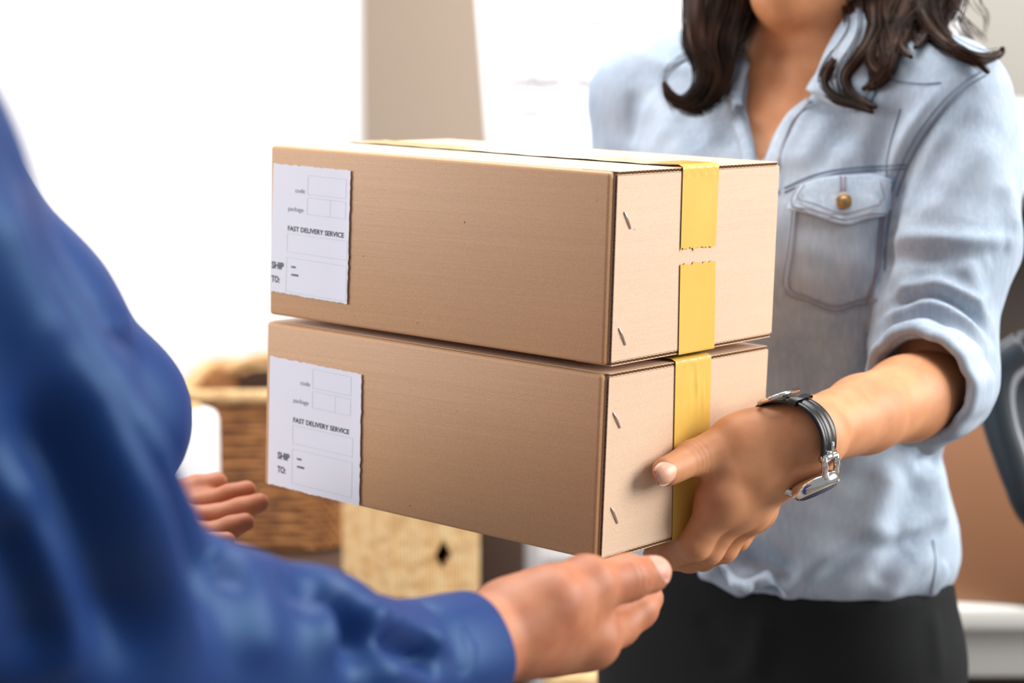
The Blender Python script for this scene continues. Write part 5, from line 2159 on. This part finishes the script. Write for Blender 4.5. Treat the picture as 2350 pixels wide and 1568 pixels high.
# --- skin
MBd = Body()
sh = np.array([0, 0, .03])
wr_m = P(1185, 1440, 1.13)
im, mm, rm_, pm = P(1352, 1464, 1.165), P(1334, 1472, 1.185), P(1308, 1480, 1.208), P(1280, 1484, 1.228)
tc_, tm_, ti_, tt_ = P(1262, 1388, 1.135), P(1345, 1350, 1.155), P(1440, 1327, 1.18), P(1493, 1319, 1.195)
HM = dict(
    arm=[P(960, 1527, 1.070), P(1070, 1488, 1.10), wr_m, wr_m * .5 + mm * .5], arm_r=[.0265, .0258, .0240, .0225],
    palm=[(wr_m + UP * .006, tc_, .0200, .0190), (wr_m, im, .0205, .0152), (wr_m - UP * .003, mm, .0200, .0145), (wr_m - UP * .004, rm_, .0185, .0135), (wr_m - UP * .005, pm, .0170, .0124)],
    extra=[(tc_, tm_, .0195, .0160), (tc_, im, .0160, .0140), (im, mm, .0145, .014), (mm, rm_, .0135, .0135), (rm_, pm, .013, .012)],
    crease=2.0, kw=.014, kp=.010, kt=.007, kf=.006,
    fingers=[([im, P(1420, 1441, 1.200), P(1467, 1402, 1.215), P(1487, 1374, 1.225)], [.0145, .0116, .0106, .0096]),
             ([mm, P(1414, 1436, 1.232), P(1436, 1410, 1.250), P(1414, 1390, 1.252)], [.0145, .0118, .0105, .0096]),
             ([rm_, P(1388, 1444, 1.258), P(1405, 1418, 1.270), P(1382, 1402, 1.268)], [.0138, .0112, .0100, .0092]),
             ([pm, P(1352, 1456, 1.266), P(1370, 1440, 1.276), P(1352, 1424, 1.272)], [.0122, .0098, .0088, .0080])],
    thumb=([tc_, tm_, ti_, tt_], [.0190, .0158, .0132, .0115]),
    bumps=[(im + np.array([.002, .002, -.006]), .0105, .010), (tm_ + UP * .004, .0125, .010)],
    nails=[(tt_, ti_, np.array([.1, -.50, -.86]), .0098, .0175)])
hand_mesh(MBd, HM, .0014)
# far hand, palm up
w2_ = P(228, 1192, 1.49)
fi, fm_, fr_2, fp_ = P(378, 1168, 1.580), P(392, 1196, 1.560), P(392, 1222, 1.540), P(384, 1246, 1.520)
HF = dict(
    arm=[FARM[-2], FARM[-1], w2_, w2_ * .5 + fm_ * .5], arm_r=[.034, .030, .0235, .022],
    palm=[(w2_, fi, .0170, .0125), (w2_, fm_, .0175, .0125), (w2_, fr_2, .0170, .012), (w2_, fp_, .0160, .0112)],
    extra=[(fi, fm_, .0125, .0125), (fm_, fr_2, .012, .012), (fr_2, fp_, .012, .011), (P(300, 1165, 1.55), fi, .017, .012)],
    kw=.012, kp=.012,
    fingers=[([fi, P(472, 1154, 1.590), P(526, 1136, 1.592), P(566, 1125, 1.592)], [.0115, .0092, .0084, .0074]),
             ([fm_, P(490, 1186, 1.572), P(550, 1168, 1.576), P(595, 1154, 1.576)], [.0115, .0094, .0086, .0076]),
             ([fr_2, P(486, 1226, 1.552), P(530, 1210, 1.556), P(562, 1199, 1.556)], [.0112, .0092, .0084, .0076]),
             ([fp_, P(452, 1252, 1.530), P(492, 1246, 1.534), P(520, 1240, 1.534)], [.0102, .0082, .0074, .0068])],
    thumb=([P(300, 1162, 1.565), P(390, 1140, 1.590), P(450, 1122, 1.604), P(496, 1108, 1.610)], [.0165, .0125, .0100, .0088]), kt=.008, kf=.006,
    nails=[])
hand_mesh(MBd, HF, .0017)
# the rest of him
MHC = MC - DN * .335 + MFW * .045
ax4 = np.array([MRT, MFW, UP])


def mh(x, y, z):
    return MHC + MRT * x + MFW * y + UP * z


MHL, MHR_ = MC + DN * .62 - MRT * .09, MC + DN * .62 + MRT * .09
MFL, MFR = floor_pt(MHL + MFW * .10), floor_pt(MHR_ - MFW * .06)


def f_mbody(p):
    d = f_mtrunk(p, -.014)
    d = smin(d, chain(p, NARM[:6], [.045, .044, .042, .030, .026, .022], .02), .02)
    d = smin(d, chain(p, FARM[:4], [.048, .044, .042, .034], .02), .02)
    d = smin(d, cone(p, MC - DN * .06 - MFW * .02, mh(0, -.03, -.07), .062, .058), .03)
    d = smin(d, ball(p, mh(0, -.015, .02), (.078, .100, .100), ax4), .02)
    d = smin(d, ball(p, mh(0, .035, -.055), (.062, .060, .078), ax4), .03)
    d = smin(d, ball(p, mh(0, .078, -.118), .018), .03)
    d = smin(d, cone(p, mh(0, .092, -.01), mh(0, .108, -.045), .009, .013), .012)
    d = smin(d, cone(p, mh(-.018, .086, -.082), mh(.018, .086, -.082), .008, .008), .008)
    for s in (-1, 1):
        d = smax(d, -ball(p, mh(s * .033, .098, -.005), .015), .012)
        d = smin(d, ball(p, mh(s * .080, -.005, -.015), (.008, .018, .032), ax4), .008)
    for a, b in ((MHL, MFL), (MHR_, MFR)):
        kn = a * .48 + b * .52 + MFW * .015
        d = smin(d, chain(p, [a, kn, b + UP * .1], [.08, .055, .036], .02), .03)
    return d


v, f = nets(f_mbody, np.array([-.66, -.56, .55]), np.array([.06, 1.45, 1.50]), .009)
MBd.add(relax(v, f, 1), f)
MBd.out('body', [M['skin_m'], M['nail_m']], man)
eyes(man, mh, .033, .0745, -.006, ax4, 0)


def f_mtr(p):
    d = None
    for a, b in ((MHL, MFL), (MHR_, MFR)):
        kn = a * .48 + b * .52 + MFW * .015
        e = chain(p, [a - DN * .04, kn, b + UP * .05], [.098, .074, .058], .02)
        d = e if d is None else smin(d, e, .05)
    t = p @ DN
    return smax(d, (MC + DN * .56) @ DN - t, .01)


v, f = nets(f_mtr, np.array([-.66, .40, .55]), np.array([.06, 1.50, 1.60]), .009)
mk('trousers', relax(v, f, 2), f, M['blue'], man, 'D', True, None, 'blue work trousers')
for b in (MFL, MFR):
    def f_ms(p):
        d = cone(p, b + UP * .055 - MFW * .04, b + UP * .040 + MFW * .15, .048, .038)
        d = smin(d, cone(p, b + UP * .05 - MFW * .03, b + UP * .13 - MFW * .02, .048, .044), .02)
        h = (p - b.astype(np.float32)) @ UP.astype(np.float32)
        return smax(d, -(h - .001), .004)
    v, f = nets(f_ms, b - .26, b + .26, .007)
    mk('boot', relax(v, f, 1), f, M['leather'], man, 'D')


def f_mhair(p):
    d = ball(p, mh(0, -.022, .035), (.086, .105, .100), ax4)
    d = smax(d, -ball(p, mh(0, .075, -.045), (.085, .085, .095), ax4), .01)
    h = (p - MHC.astype(np.float32)) @ UP.astype(np.float32)
    return smax(d, -(h + .06), .01)


v, f = nets(f_mhair, MHC - .16, MHC + .16, .006)
v = relax(v, f, 1)
v = v + vnorm(v, f) * (.0016 * noise3(v, 260, 5))[:, None]
mk('hair', v, f, M['hair'], man, 'D', True, None, 'short dark hair')
